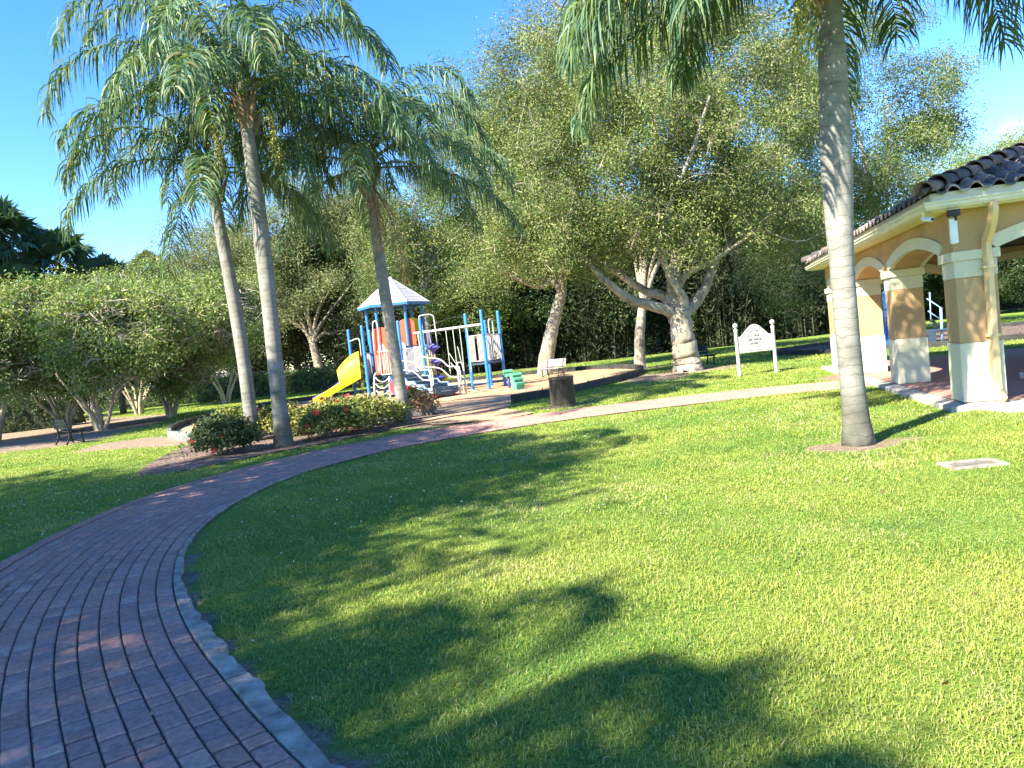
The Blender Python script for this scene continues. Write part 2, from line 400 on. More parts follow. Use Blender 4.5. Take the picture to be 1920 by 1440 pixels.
# ---------------------------------------------------------------- outlines on the ground
PIT = catmull([(-10.7, 23.1), (-11.7, 25.5), (-12.4, 29), (-12.5, 33), (-11, 37), (-6, 40.3), (0, 40.8), (3.6, 39.4), (5.3, 36), (5.6, 32), (4.85, 28.8),
               (3.5, 26), (2.0, 23.6), (1.0, 22.5), (-.06, 21.6)], 6)
PIT_L = catmull([(-10.7, 23.1), (-9.9, 21.5), (-8.2, 20.3), (-5.2, 20.5), (-2.2, 20.9)], 6)
PITPOLY = np.vstack([PIT, [(-.2, 19.6), (.5, 17.6), (-.3, 17.0), (-1.9, 17.3), (-2.4, 18.6), (-2.0, 19.8)], PIT_L[::-1]])
BED = catmull([(-7.1, 13.7), (-6.2, 13.7), (-5.2, 14.9), (-4.2, 15.9), (-3.0, 17.3), (-2.2, 18.2), (-1.9, 19.4), (-2.2, 20.8), (-5.2, 20.4), (-8.2, 20.2), (-8.3, 18.2), (-7.7, 15.5), (-7.1, 13.7)], 5)
DIRTL = np.array([(-24, 24.2), (-17, 23.6), (-14.8, 24.0), (-14.2, 26), (-14.9, 28.5), (-15.2, 32), (-16.5, 36), (-18, 40), (-24, 44), (-40, 46), (-42, 30)])
DIRTC = np.array([(-12.6, 20.9), (-10.6, 20.4), (-9.0, 19.6), (-8.0, 20.2), (-10, 21.6), (-10.7, 23.1), (-11.8, 24), (-13.0, 23.2)])
PIT2 = catmull([(11.8, 33), (13.3, 29.3), (16.6, 26.8), (22, 25.6), (28, 26.6), (31, 31), (28, 36), (21, 38.6), (15, 37.4), (12.4, 35.2), (11.8, 33)], 5)
PC = np.array([6.70, 11.10]); UL = np.array([.2453, .9694]); UR = np.array([.9694, -.2453])
def pv(t, d, z=0): p = PC + UL * t + UR * d; return np.array([p[0], p[1], z])
TL, DL = 11.13, 10.2
SLAB = np.array([pv(a, b)[:2] for a, b in ((-.32, -.3), (TL + .3, -.3), (TL + .3, DL + .3), (-.32, DL + .3))])
PAD = np.array([pv(a, b)[:2] for a, b in ((-.32, .35), (-.32, .95), (-.75, .85), (-.8, .3))])
MH = np.array([(4.22, 7.21), (4.66, 7.18), (4.70, 7.45), (4.26, 7.48)])

# ---------------------------------------------------------------- ground sheet
gx = np.r_[-260, -150, -90, np.arange(-50, 45.01, .3), 90, 150, 260]; gy = np.r_[-120, -60, -25, np.arange(-6, 66.01, .3), 90, 140, 300]
GX, GY = np.meshgrid(gx, gy); nx, ny = len(gx), len(gy)
def dirtmask(x, y):
    d = np.zeros(np.shape(x))
    for poly, wd in ((DIRTL, 1.6), (DIRTC, .5), (BED, .15)):
        dd = polydist(x, y, poly); ins = inpoly(x, y, poly)
        d = np.maximum(d, np.clip(.5 + np.where(ins, dd, -dd) / wd, 0, 1))
    for (cx_, cy_, rx, ry, k) in ((4.05, 9.1, .62, .42, .9), (4.75, 9.15, .5, .25, .55), (4.5, 7.6, .5, .2, .6), (6.64, 28.1, 2.6, 1.4, .75), (5.9, 34.1, 1.6, 1, .7),
                                (5.0, 26.6, 1.3, 2.2, .85), (8.5, 18.5, .9, 1.4, .7), (1.23, 18.7, .8, .5, .8), (-1.5, 17.9, 1.2, .9, .9), (7.9, 15.0, .5, .35, .7), (-15, 58, 4, 2, .9)):
        r = np.hypot((x - cx_) / rx, (y - cy_) / ry)
        d = np.maximum(d, k * np.clip((1.25 - r) / .5, 0, 1))
    ee = polydist(x, y, RC[14:230:3], False); d = np.maximum(d, .9 * np.clip((.24 + .08 * (vnoise(x, y, .4, 91) - .5) - ee) / .1, 0, 1) * np.clip((9 - y) / 2, 0, 1))
    back = (x < 27) * np.clip((y - (50.5 + .28 * np.abs(x - 2) * (x > 2) + .25 * np.abs(x - 2) * (x < 2)) + 1.5 * (vnoise(x, y, 2.3, 5) - .5)) / 1.5, 0, 1)
    d = np.maximum(d, back * .95)
    return d
def bumpz(x, y): return .05 * (vnoise(x, y, 7, 3) - .5) * np.clip((y - 3) / 6, 0, 1) + .018 * (vnoise(x, y, 1.6, 8) - .5)
dm = dirtmask(GX, GY)
flat = np.minimum(np.clip(polydist(GX, GY, PATHPOLY) / .8, 0, 1) * ~inpoly(GX, GY, PATHPOLY), np.clip(polydist(GX, GY, SLAB) / .8, 0, 1) * ~inpoly(GX, GY, SLAB))
flat = np.minimum(flat, np.clip(polydist(GX, GY, PITPOLY) / .8, 0, 1) * ~inpoly(GX, GY, PITPOLY))
flat = np.minimum(flat, np.clip(polydist(GX, GY, BED) / .5, 0, 1) * ~inpoly(GX, GY, BED))
flat = np.minimum(flat, np.clip(polydist(GX, GY, MH) / .5, 0, 1))
GZ = bumpz(GX, GY) * flat - .03 * (inpoly(GX, GY, PATHPOLY) * (polydist(GX, GY, PATHPOLY) > .35))
V = np.stack([GX, GY, GZ], -1).reshape(-1, 3)
i, j = np.meshgrid(np.arange(nx - 1), np.arange(ny - 1)); b = (j * nx + i).ravel()
F = np.stack([b, b + 1, b + nx + 1, b + nx], 1)
m, nt, p, out = nodes('lawn_soil'); l = nt.links
a = nt.nodes.new('ShaderNodeAttribute'); a.attribute_name = 'col'
tc = nt.nodes.new('ShaderNodeTexCoord')
def noise(sc, det=6, ro=.6):
    n = nt.nodes.new('ShaderNodeTexNoise'); n.inputs['Scale'].default_value = sc; n.inputs['Detail'].default_value = det; n.inputs['Roughness'].default_value = ro
    l.new(tc.outputs['Object'], n.inputs['Vector']); return n.outputs['Fac']
gcol = ramp(nt, noise(.55, 8, .7), [(.25, (.11, .205, .035)), (.5, (.19, .285, .05)), (.75, (.29, .34, .09))])
gfine = ramp(nt, noise(22, 5, .7), [(.3, (.45, .5, .45)), (.7, (1.3, 1.25, 1.2))])
mg = nt.nodes.new('ShaderNodeMix'); mg.data_type = 'RGBA'; mg.blend_type = 'MULTIPLY'; mg.inputs[0].default_value = 1; l.new(gcol.outputs[0], mg.inputs[6]); l.new(gfine.outputs[0], mg.inputs[7])
dcol = ramp(nt, noise(7, 8, .75), [(.28, (.12, .09, .07)), (.5, (.29, .23, .165)), (.72, (.43, .355, .265))])
dfine = ramp(nt, noise(38, 4, .7), [(.3, (.55, .5, .48)), (.65, (1.15, 1.12, 1.1))])
md = nt.nodes.new('ShaderNodeMix'); md.data_type = 'RGBA'; md.blend_type = 'MULTIPLY'; md.inputs[0].default_value = 1; l.new(dcol.outputs[0], md.inputs[6]); l.new(dfine.outputs[0], md.inputs[7])
sx = nt.nodes.new('ShaderNodeSeparateColor'); l.new(a.outputs['Color'], sx.inputs[0])
ad = nt.nodes.new('ShaderNodeMath'); ad.operation = 'MULTIPLY_ADD'; ad.inputs[1].default_value = .7; l.new(noise(3.2, 8, .75), ad.inputs[0]); l.new(sx.outputs[0], ad.inputs[2])
mr = nt.nodes.new('ShaderNodeMapRange'); mr.inputs['From Min'].default_value = .72; mr.inputs['From Max'].default_value = .98; l.new(ad.outputs[0], mr.inputs['Value'])
mf = nt.nodes.new('ShaderNodeMix'); mf.data_type = 'RGBA'; l.new(mr.outputs[0], mf.inputs[0]); l.new(mg.outputs[2], mf.inputs[6]); l.new(md.outputs[2], mf.inputs[7])
l.new(mf.outputs[2], p.inputs['Base Color']); p.inputs['Roughness'].default_value = .95; p.inputs['Specular IOR Level'].default_value = .1
bp = nt.nodes.new('ShaderNodeBump'); bp.inputs['Strength'].default_value = .9; bp.inputs['Distance'].default_value = .05; l.new(noise(16, 6, .8), bp.inputs['Height']); l.new(bp.outputs[0], p.inputs['Normal'])
tag(mk('ground', [(V, F, np.stack([dm.ravel()] * 3, 1))], m, smooth=True), kind='structure')

# mulch: wood chips in the playground pits, dark bark in the planting bed
def sheet(name, poly, z, mat, step=.35, rough=.03, seed=1):
    poly = np.asarray(poly); x0, y0 = poly.min(0) - step; x1, y1 = poly.max(0) + step
    xs = np.arange(x0, x1, step); ys = np.arange(y0, y1, step); X, Y = np.meshgrid(xs, ys)
    ins = inpoly(X, Y, poly); d = polydist(X, Y, poly)
    keep = ins | (d < step * .75)
    # pull the rim vertices onto the outline
    bx, by = X.copy(), Y.copy(); ee = []
    pp = np.vstack([np.stack([np.linspace(poly[k - 1][q], poly[k][q], 12) for q in (0, 1)], 1) for k in range(len(poly))])
    for (r, c) in np.argwhere(keep & ((d < step * .75))):
        k = np.argmin((pp[:, 0] - X[r, c]) ** 2 + (pp[:, 1] - Y[r, c]) ** 2); bx[r, c], by[r, c] = pp[k]
    Z = z + rough * (vnoise(bx, by, .9, seed) - .3) * np.clip(d / .6, 0, 1)
    V = np.stack([bx, by, Z], -1).reshape(-1, 3); n = len(xs); F = []
    q = keep[:-1, :-1] & keep[1:, :-1] & keep[:-1, 1:] & keep[1:, 1:]
    rr, cc = np.nonzero(q); b = rr * n + cc
    return mk(name, [(V, np.stack([b, b + 1, b + n + 1, b + n], 1))], mat, smooth=True)
def chipmat(name, c1, c2, c3, sc=26):
    m, nt, p, out = nodes(name); l = nt.links; tc = nt.nodes.new('ShaderNodeTexCoord')
    vo = nt.nodes.new('ShaderNodeTexVoronoi'); vo.inputs['Scale'].default_value = sc; l.new(tc.outputs['Object'], vo.inputs['Vector'])
    sp = nt.nodes.new('ShaderNodeSeparateColor'); l.new(vo.outputs['Color'], sp.inputs[0])
    r = ramp(nt, sp.outputs[0], [(0, c1), (.5, c2), (1, c3)])
    no = nt.nodes.new('ShaderNodeTexNoise'); no.inputs['Scale'].default_value = .9; no.inputs['Detail'].default_value = 6; l.new(tc.outputs['Object'], no.inputs['Vector'])
    r2 = ramp(nt, no.outputs['Fac'], [(.3, (.75, .72, .7)), (.7, (1.15, 1.15, 1.15))])
    mx = nt.nodes.new('ShaderNodeMix'); mx.data_type = 'RGBA'; mx.blend_type = 'MULTIPLY'; mx.inputs[0].default_value = 1
    l.new(r.outputs[0], mx.inputs[6]); l.new(r2.outputs[0], mx.inputs[7]); l.new(mx.outputs[2], p.inputs['Base Color'])
    p.inputs['Roughness'].default_value = .9; p.inputs['Specular IOR Level'].default_value = .15
    b = nt.nodes.new('ShaderNodeBump'); b.inputs['Strength'].default_value = .8; b.inputs['Distance'].default_value = .03; l.new(sp.outputs[1], b.inputs['Height']); l.new(b.outputs[0], p.inputs['Normal'])
    return m
M['chips'] = chipmat('wood_chips', (.20, .12, .07), (.44, .29, .17), (.60, .44, .28))
M['bark_mulch'] = chipmat('bark_mulch', (.05, .035, .03), (.13, .09, .07), (.30, .24, .19), 30)
tag(sheet('playground_mulch', PITPOLY, .03, M['chips']), kind='structure')
tag(sheet('far_playground_mulch', PIT2, .03, M['bark_mulch'], .5), kind='structure')
tag(sheet('planting_bed', BED, .02, M['bark_mulch'], .25, .05), kind='structure')

# ---------------------------------------------------------------- brick path
rng = np.random.default_rng(11)
bs = []
def bricks(o0, o1, lens, pal, seed, s0=.2, s1=PLEN - .2, z=.034):
    r = np.random.default_rng(seed); a = []; s = s0 + r.random() * .1
    while s < s1:
        L = r.choice(lens); a.append((s, s + L)); s += L
    a = np.array(a); g = .0042
    A, B = a[:, 0] + .0095, a[:, 1] - .0095; c = .009; n = len(a); zz = z + r.normal(0, .0017, n)
    P = []
    for (sa, oa, dz) in ((A, o0 + g, -.045), (B, o0 + g, -.045), (B, o1 - g, -.045), (A, o1 - g, -.045), (A, o0 + g, -c), (B, o0 + g, -c), (B, o1 - g, -c), (A, o1 - g, -c),
                         (A + c, o0 + g + c, 0), (B - c, o0 + g + c, 0), (B - c, o1 - g - c, 0), (A + c, o1 - g - c, 0)):
        xy = rpos(sa, oa); P.append(np.column_stack([xy, zz + dz + r.normal(0, .0007, n)]))
    V = np.stack(P, 1).reshape(-1, 3); k = np.arange(n)[:, None] * 12
    F = np.concatenate([k + np.array([q]) for q in ([8, 9, 10, 11], [4, 5, 9, 8], [5, 6, 10, 9], [6, 7, 11, 10], [7, 4, 8, 11], [0, 1, 5, 4], [1, 2, 6, 5], [2, 3, 7, 6], [3, 0, 4, 7])])
    pal = np.array(pal); ci = r.choice(len(pal), n, p=[.34, .26, .2, .12, .08]); colr = (pal[ci] * .7 + pal[0] * .3) * 1.28 * (1 + r.normal(0, .06, (n, 1)))
    return (V, F, np.repeat(np.clip(colr, .02, 1), 12, 0))
BP = [(.30, .17, .135), (.275, .165, .14), (.33, .18, .135), (.225, .15, .135), (.33, .225, .18)]
for k in range(NCOL): bs.append(bricks(k * BW, (k + 1) * BW, [.122, .125, .128, .186, .19], BP, 20 + k))
bs.append(bricks(PW + .018, PW + .16, [.21, .23], [tuple(np.array(c) * .95) for c in BP], 60, z=.045))
tag(mk('brick_path', bs, M['brick']), kind='structure')
s_ = np.linspace(.2, PLEN - .2, 220); Lp, Rp = rpos(s_, PW + .17), rpos(s_, -.05); n = len(s_)
V = np.column_stack([np.vstack([Lp, Rp]), np.full(2 * n, .016)]); k = np.arange(n - 1)
tag(mk('path_joint_sand', [(V, np.stack([k, n + k, n + k + 1, k + 1], 1))], M['sand']), kind='structure')
# ragged concrete edging along the inner curve
sh = []; s = .3; r = np.random.default_rng(4)
while s < 15.5:
    L = r.uniform(.5, 1.3); q = np.linspace(s, s + L - .012, 14)
    fade = np.clip((13 - q) / 5.5, .12, 1)
    outw = -(.02 + (.05 + .075 * vnoise(q, q * 0, .45, 9) + .055 * vnoise(q, q * 0, .11, 4)) * fade)
    outw[0] = outw[0] * .93; top = .03 + .022 * (vnoise(q, q * 0, .14, 2) - .5)
    rows = [(-.006, -.03), (-.006, .003), (-.016, 0.008), (None, .006), (None, -.012), (None, -.06)]
    P = []
    for kk, (o, dz) in enumerate(rows):
        oo = np.full(14, o) if o is not None else (outw + .012 if kk == 3 else outw)
        P.append(np.column_stack([rpos(q, oo), top + dz]))
    V = np.stack(P, 1).reshape(-1, 3); m_ = len(rows); F = []
    for a_ in range(13):
        for b_ in range(m_ - 1): F.append([a_ * m_ + b_, (a_ + 1) * m_ + b_, (a_ + 1) * m_ + b_ + 1, a_ * m_ + b_ + 1])
    sh.append((V, [np.array(F), np.arange(m_).reshape(1, -1), (13 * m_ + np.arange(m_))[::-1].reshape(1, -1)])); s += L
tag(mk('path_edging', sh, M['concrete']), kind='structure')

# ---------------------------------------------------------------- lawn blades
rng = np.random.default_rng(7)
zones = [(1.7, 4.2, 10500, .036, .0038), (4.2, 7, 7000, .037, .0048), (7, 11, 3400, .040, .0068), (11, 17, 1400, .043, .010), (17, 26, 520, .05, .016), (26, 52, 110, .065, .032)]
Vs, Fs, Cs, off = [], [], [], 0
PALG = np.array([(.262, .35, .055), (.335, .39, .075), (.18, .29, .055), (.40, .415, .12), (.50, .45, .23), (.11, .23, .052)])
for (y0, y1, den, h, wd) in zones:
    area = .5 * ((1.62 * y0 + 2) + (1.62 * y1 + 2)) * (y1 - y0); n = int(area * den)
    y = np.sqrt(rng.uniform(y0 ** 2, y1 ** 2, n)); x = rng.uniform(-1, 1, n) * (.81 * y + 1)
    big = vnoise(x, y, 1.9, 21); mid = vnoise(x, y, .35, 22)
    keep = ~inpoly(x, y, PATH_IN) & (rng.random(n) < .5 + .7 * mid)
    keep &= ~inpoly(x, y, PITPOLY) & ~inpoly(x, y, PIT2) & ~inpoly(x, y, SLAB) & ~inpoly(x, y, MH) & ~inpoly(x, y, PAD)
    dmm = dirtmask(x, y); keep &= (dmm + .7 * (vnoise(x, y, .16, 31) * .6 + vnoise(x, y, .5, 32) * .4)) < .84 + rng.normal(0, .13, n)
    # worn strip of bare soil beside the concrete edging
    e = polydist(x, y, np.vstack([RC[14:260]]), False); keep &= ~((e < .15 + .07 * vnoise(x, y, .2, 77)) & (y < 9) & (rng.random(n) < .85))
    x, y, big, mid = x[keep], y[keep], big[keep], mid[keep]; n = len(x)
    hh = h * (.55 + .6 * mid) * rng.uniform(.6, 1.35, n); ww = wd * rng.uniform(.7, 1.3, n)
    an = rng.uniform(0, 2 * PI, n); le = np.abs(rng.normal(.75, .45, n)); dx, dy = np.cos(an), np.sin(an); sx_, sy_ = -dy, dx
    z0 = bumpz(x, y) - .006
    def pt(f, side, hf): return np.stack([x + dx * hh * le * f + sx_ * ww * side, y + dy * hh * le * f + sy_ * ww * side, z0 + hh * hf], 1)
    V = np.stack([pt(0, -.4, 0), pt(0, .4, 0), pt(.35, .5, .62), pt(.35, -.5, .62), pt(1.05, 0, np.clip(1.0 - .25 * le, .45, 1))], 1).reshape(-1, 3)
    b = np.arange(n)[:, None] * 5 + off
    Fs.append((b + np.array([[0, 1, 2, 3]]), b + np.array([[3, 2, 4]])))
    t = np.clip(.6 * big + .4 * vnoise(x, y, .55, 43) + .03 + rng.normal(0, .24, n), 0, 1)
    ci = np.where(t < .25, 5, np.where(t < .45, 2, np.where(t < .68, 0, np.where(t < .86, 1, 3))))
    ci = np.where(rng.random(n) < .03 + .26 * np.clip((vnoise(x, y, 1.1, 41) * .6 + vnoise(x, y, .3, 42) * .4 - .55) / .25, 0, 1), 4, ci)
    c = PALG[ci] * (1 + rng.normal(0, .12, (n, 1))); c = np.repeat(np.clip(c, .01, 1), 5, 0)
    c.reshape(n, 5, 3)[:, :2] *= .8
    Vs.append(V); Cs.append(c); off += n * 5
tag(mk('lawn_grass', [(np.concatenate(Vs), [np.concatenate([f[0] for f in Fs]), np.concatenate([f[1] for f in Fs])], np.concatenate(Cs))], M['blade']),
    'short yellow green lawn grass around the brick path', 'grass', kind='stuff')
del Vs, Fs, Cs
# tiny fallen white petals
P = []
for (cx_, cy_, sx_, sy_, n) in ((-1.5, 9.5, 1.6, 1.8, 150), (-.6, 12.2, 1.2, .8, 90), (.9, 12.6, .8, .5, 70), (-6.4, 9.5, .9, 1.6, 120), (-7.0, 12, 1.5, 1.2, 90), (3.4, 11.7, .6, .5, 50), (4.6, 12.2, .8, .6, 60), (2.9, 14.2, 1.0, .5, 50), (5.3, 10.3, .5, .6, 40)):
    P.append(np.column_stack([rng.normal(cx_, sx_, n), rng.normal(cy_, sy_, n)]))
P = np.concatenate(P); P = P[~inpoly(P[:, 0], P[:, 1], PATHPOLY)]; n = len(P)
c = np.column_stack([P, bumpz(P[:, 0], P[:, 1]) + rng.uniform(.03, .05, n)]); u_ = nrm(rng.normal(0, 1, (n, 3)) * [1, 1, .4]); v_ = nrm(np.cross(u_, rng.normal(0, 1, (n, 3)))); s_ = rng.uniform(.007, .014, (n, 1))
V = np.stack([c - u_ * s_, c + v_ * s_ * .7, c + u_ * s_, c - v_ * s_ * .7], 1).reshape(-1, 3)
tag(mk('fallen_petals', [(V, np.arange(4 * n).reshape(-1, 4), (.78, .76, .78))], M['petal']), 'tiny white petals scattered over the lawn', 'petals', kind='stuff')
P = np.column_stack([rng.uniform(-6, 4.5, 170), rng.uniform(2.6, 15, 170)]); n = len(P); onp = inpoly(P[:, 0], P[:, 1], PATHPOLY)
c = np.column_stack([P, np.where(onp, .04, .035) + rng.uniform(0, .012, n)]); u_ = nrm(rng.normal(0, 1, (n, 3)) * [1, 1, .25]); v_ = nrm(np.cross(u_, [0, 0, 1.]) + rng.normal(0, .25, (n, 3))); s_ = rng.uniform(.012, .030, (n, 1))
V = np.stack([c - u_ * s_, c + v_ * s_ * .42, c + u_ * s_ + [0, 0, .004], c - v_ * s_ * .42], 1).reshape(-1, 3); cc = np.array([(.22, .13, .06), (.12, .07, .035), (.33, .24, .10), (.06, .04, .03)])[rng.integers(0, 4, n)]
tag(mk('fallen_leaves', [(V, np.arange(4 * n).reshape(-1, 4), np.repeat(cc, 4, 0))], M['leaf']), 'small brown fallen leaves strewn over path and lawn', 'leaves', kind='stuff')
# concrete valve cover let into the lawn
t = thing('valve_cover', 'flat pale concrete valve cover let into the sunny lawn', 'cover', (4.45, 7.33, -.014), -.06); t.scale = (.8, .8, 1)
rim = [box((0, -.185, .012), (.66, .05, .05)), box((0, .185, .012), (.66, .05, .05)), box((-.305, 0, .012), (.05, .32, .05)), box((.305, 0, .012), (.05, .32, .05))]
bevel(mk('frame', rim, M['concrete'], t), .006); bevel(mk('lid', [box((0, 0, -.002), (.54, .30, .04))], solid('lid_concrete', (.15, .14, .12), .9, .3, 9, .6, 70, .15), t), .006)

# ================================================================ VEGETATION
def frond_mesh(rng, L, e0, curl, az, npin, llen, droop, base, width=.03, dead=False, twist=0):
    """one feather frond: arching midrib with drooping leaflets, grown from base"""
    n = 26; t = np.linspace(0, 1, n); pit = e0 - curl * (t ** 1.25) * 1.0
    ca, sa = math.cos(az), math.sin(az); ds = L / (n - 1)
    swing = twist * t ** 2
    dx = np.cos(pit) * np.cos(az + swing); dy = np.cos(pit) * np.sin(az + swing); dz = np.sin(pit)
    P = np.array(base) + np.vstack([[0, 0, 0], np.cumsum(np.stack([dx, dy, dz], 1)[:-1] * ds, 0)]); T = np.stack([dx, dy, dz], 1)
    rr = np.interp(t, [0, .15, .5, 1], [.034, .022, .013, .003])
    gcol = np.array([.22, .17, .10]) if dead else np.array([.20, .24, .07])
    sh = [tube(P, rr, 5, False, gcol)]
    s = np.concatenate([np.linspace(.14, .995, npin)] * 2); side = np.r_[np.ones(npin), -np.ones(npin)]
    s = s + rng.normal(0, .004, len(s)); m = len(s); s = np.clip(s, .1, .999)
    p0 = np.stack([np.interp(s, t, P[:, q]) for q in range(3)], 1); tt = nrm(np.stack([np.interp(s, t, T[:, q]) for q in range(3)], 1))
    sv = nrm(np.cross(tt, np.array([0, 0, 1.]) + 1e-3)) * side[:, None]; up = np.cross(sv * side[:, None], tt)
    ang = rng.normal(.15, .45, m)
    d = nrm(sv * np.cos(ang)[:, None] + up * np.sin(ang)[:, None] + tt * rng.uniform(.35, .7, m)[:, None])
    l = llen * np.interp(s, [.1, .25, .55, .85, 1], [.5, .95, 1.05, .9, .5]) * rng.uniform(.8, 1.15, m)
    g = np.array([0, 0, -1.]); pts = [p0]; cur = p0; nseg = 4
    for q in range(nseg):
        f = ((q + .6) / nseg) ** .9 * droop * rng.uniform(.75, 1.15, m)
        dd = nrm(d * (1 - np.minimum(f, .93))[:, None] + g * f[:, None]); cur = cur + dd * (l / nseg)[:, None]; pts.append(cur)
    W = np.array([.75, 1, .85, .55, .06]) * width
    ax = nrm(np.cross(pts[-1] - pts[0], rng.normal(0, 1, (m, 3)))); V = []
    for q in range(nseg + 1): V += [pts[q] - ax * W[q] / 2, pts[q] + ax * W[q] / 2]
    V = np.stack(V, 1).reshape(-1, 3); b = np.arange(m)[:, None] * (2 * nseg + 2)
    F = np.concatenate([b + np.array([[2 * q, 2 * q + 1, 2 * q + 3, 2 * q + 2]]) for q in range(nseg)])
    pal = np.array([(.30, .17, .085), (.38, .24, .13)]) if dead else np.array([(.07, .145, .075), (.10, .175, .085), (.16, .225, .08), (.06, .135, .085)])
    c = pal[rng.integers(0, len(pal), m)] * (1 + rng.normal(0, .15, (m, 1)))
    if not dead: c[rng.random(m) < .025] = (.22, .18, .08)
    sh.append((V, F, np.repeat(np.clip(c, .01, 1), 2 * nseg + 2, 0)))
    return sh

def queen_palm(label, loc, height, top, fronds, seed, r0=.17, bulge=1.0, npin=95, L=3.9, fruits=(), dead=(), group='queen palms along the path', nboot=16, fscale=1.0):
    """top = horizontal offset of the crown from the foot"""
    rng = np.random.default_rng(seed); T = thing('queen_palm', label, 'palm tree', (loc[0], loc[1], 0), 0, group)
    k = 40; t = np.linspace(0, 1, k); bend = t ** 1.6
    P = np.stack([top[0] * bend + .03 * np.sin(t * 5 + seed), top[1] * bend, t * height], 1)
    r = r0 * np.interp(t, [0, .02, .06, .12, .4, .6, .85, 1], [1.5, 1.32, 1.12, 1.02, 1.0, 1.05 * bulge, .92 * bulge, .78]) * (1 + rng.normal(0, .007, k))
    P[0, 2] = -.08
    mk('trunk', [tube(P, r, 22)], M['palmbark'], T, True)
    c = np.array([top[0], top[1], height]); sh = []
    # old leaf bases splayed round the crown shaft
    sh.append(tube([c + [0, 0, -.25], c + [0, 0, .1], c + [0, 0, .55], c + [0, 0, 1.0]], [r0 * .85, r0 * 1.05, r0 * .85, r0 * .3], 12))
    for q in range(nboot):
        a = q * 2.4 + rng.random(); z = -.35 + .85 * q / nboot; d = np.array([math.cos(a), math.sin(a), 0]); h = rng.uniform(.35, .7)
        sh.append(tube([c + d * r0 * .75 + [0, 0, z], c + d * (r0 * 1.15 + .03) + [0, 0, z + h * .5], c + d * (r0 * 1.2 + h * .28) + [0, 0, z + h]], [.06, .05, .015], 5))
    mk('leaf_base', sh, M['boot'], T)
    bz = c + np.array([0, 0, .35])
    for (az, e0, curl, ll) in fronds:
        a = math.radians(az); o = np.array([math.cos(a), math.sin(a), 0]) * r0 * .6 + np.array([0, 0, .35 * max(0, math.sin(math.radians(e0)))])
        mk('frond', frond_mesh(rng, L * ll, math.radians(e0), math.radians(curl), a, npin, .80 * fscale, rng.uniform(1.0, 1.25), bz + o, .030 * fscale, False, rng.normal(0, .18)), M['frond'], T)
    for (az, L_) in dead:
        a = math.radians(az); o = np.array([math.cos(a), math.sin(a), 0]) * r0
        tag(mk('dead_frond', frond_mesh(rng, L_, math.radians(-35), math.radians(52), a, 46, .42, 1.35, c + o + [0, 0, -.05], .02, True), M['dead'], T), 'dry brown frond hanging down the trunk')
    for (az, L_) in fruits:
        a = math.radians(az); d = np.array([math.cos(a), math.sin(a), 0]); st = c + d * r0
        st_pts = catmull([st, st + d * .35 + [0, 0, .12], st + d * .5 + [0, 0, -.25], st + d * .5 + [0, 0, -.6]], 5); sh = [tube(st_pts, .018, 5)]
        n = 260; q = rng.random(n); pos = np.array([np.interp(q, [0, 1], [st_pts[-8][z_], st_pts[-1][z_] - (.5 * L_ if z_ == 2 else 0)]) for z_ in range(3)]).T + rng.normal(0, .085, (n, 3)) * [1, 1, .6]
        u = nrm(rng.normal(0, 1, (n, 3))); v = nrm(np.cross(u, rng.normal(0, 1, (n, 3)))); wv = np.cross(u, v); R_ = .022
        V = np.stack([pos + u * R_, pos + v * R_, pos - u * R_, pos - v * R_, pos + wv * R_, pos - wv * R_], 1).reshape(-1, 3); b = np.arange(n)[:, None] * 6
        F = np.concatenate([b + np.array([f]) for f in ([0, 1, 4], [1, 2, 4], [2, 3, 4], [3, 0, 4], [1, 0, 5], [2, 1, 5], [3, 2, 5], [0, 3, 5])])
        sh.append((V, F)); sh.append(twigs(np.repeat(st_pts[-6][None], 40, 0), pos[:40], .004, .003))
        mk('fruit_cluster', sh, M['fruit'], T)
    return T
def frondset(rng, n, lo=-12, hi=82, skip=None):
    """golden-angle spiral of fronds from drooping outer ones to upright inner ones"""
    out = []
    for q in range(n):
        f = q / (n - 1); az = (q * 137.5 + rng.uniform(-12, 12)) % 360
        e0 = lo + (hi - lo) * f ** .85; curl = (70 if e0 < 15 else 95 + .8 * e0) + rng.uniform(-8, 16)
        out.append((az, e0, min(curl, 84 + e0), rng.uniform(.85, 1.08)))
    return out

def at_top(u, v, Y, loc): q = at(u, v, Y); return (q[0] - loc[0], 0.0), q[2]
rng = np.random.default_rng(3)
def palm_at(ub, Y, ut, vt, dY=0):
    X = ground_x(ub, Y); q = at(ut, vt, Y + dY); return (X, Y), (q[0] - X, dY), q[2]
loc, tp, h = palm_at(535, 16.2, 462, 222)
PA = queen_palm('tallest queen palm of the trio, its foot stained dark beside the red flowering shrubs', loc, h, tp, frondset(rng, 26, 2), 5, .165, 1.0, 120, 4.5, fruits=((200, 1.1), (-20, .9)))
loc, tp, h = palm_at(476, 18.0, 402, 352)
PB = queen_palm('leftmost queen palm, shorter and bowed to the left, rising between shrubs', loc, h, tp, frondset(rng, 17, -6), 6, .155, .95, 105, 4.0, nboot=12)
loc, tp, h = palm_at(757, 19.1, 691, 345)
PCm = queen_palm('queen palm in front of the playset with a brown dead frond hanging down', loc, h, tp, frondset(rng, 22, 2), 8, .15, .95, 115, 4.4, dead=((-62, 3.3), (-75, 2.2)), nboot=22)
loc, tp, h = palm_at(1608, 9.2, 1550, -22)
fr = frondset(rng, 20, 8) + [(188, 30, 118, .95), (214, 22, 108, .8), (232, 28, 112, .82), (172, 38, 120, 1.0), (-28, 25, 115, .8), (-8, 32, 120, .95), (22, 30, 118, 1.0), (-48, 20, 105, .62), (150, 30, 115, 1.0), (-55, 45, 138, .9), (-24, 52, 140, .85), (238, 42, 136, .9), (118, 40, 135, .85), (48, 45, 138, .9)]
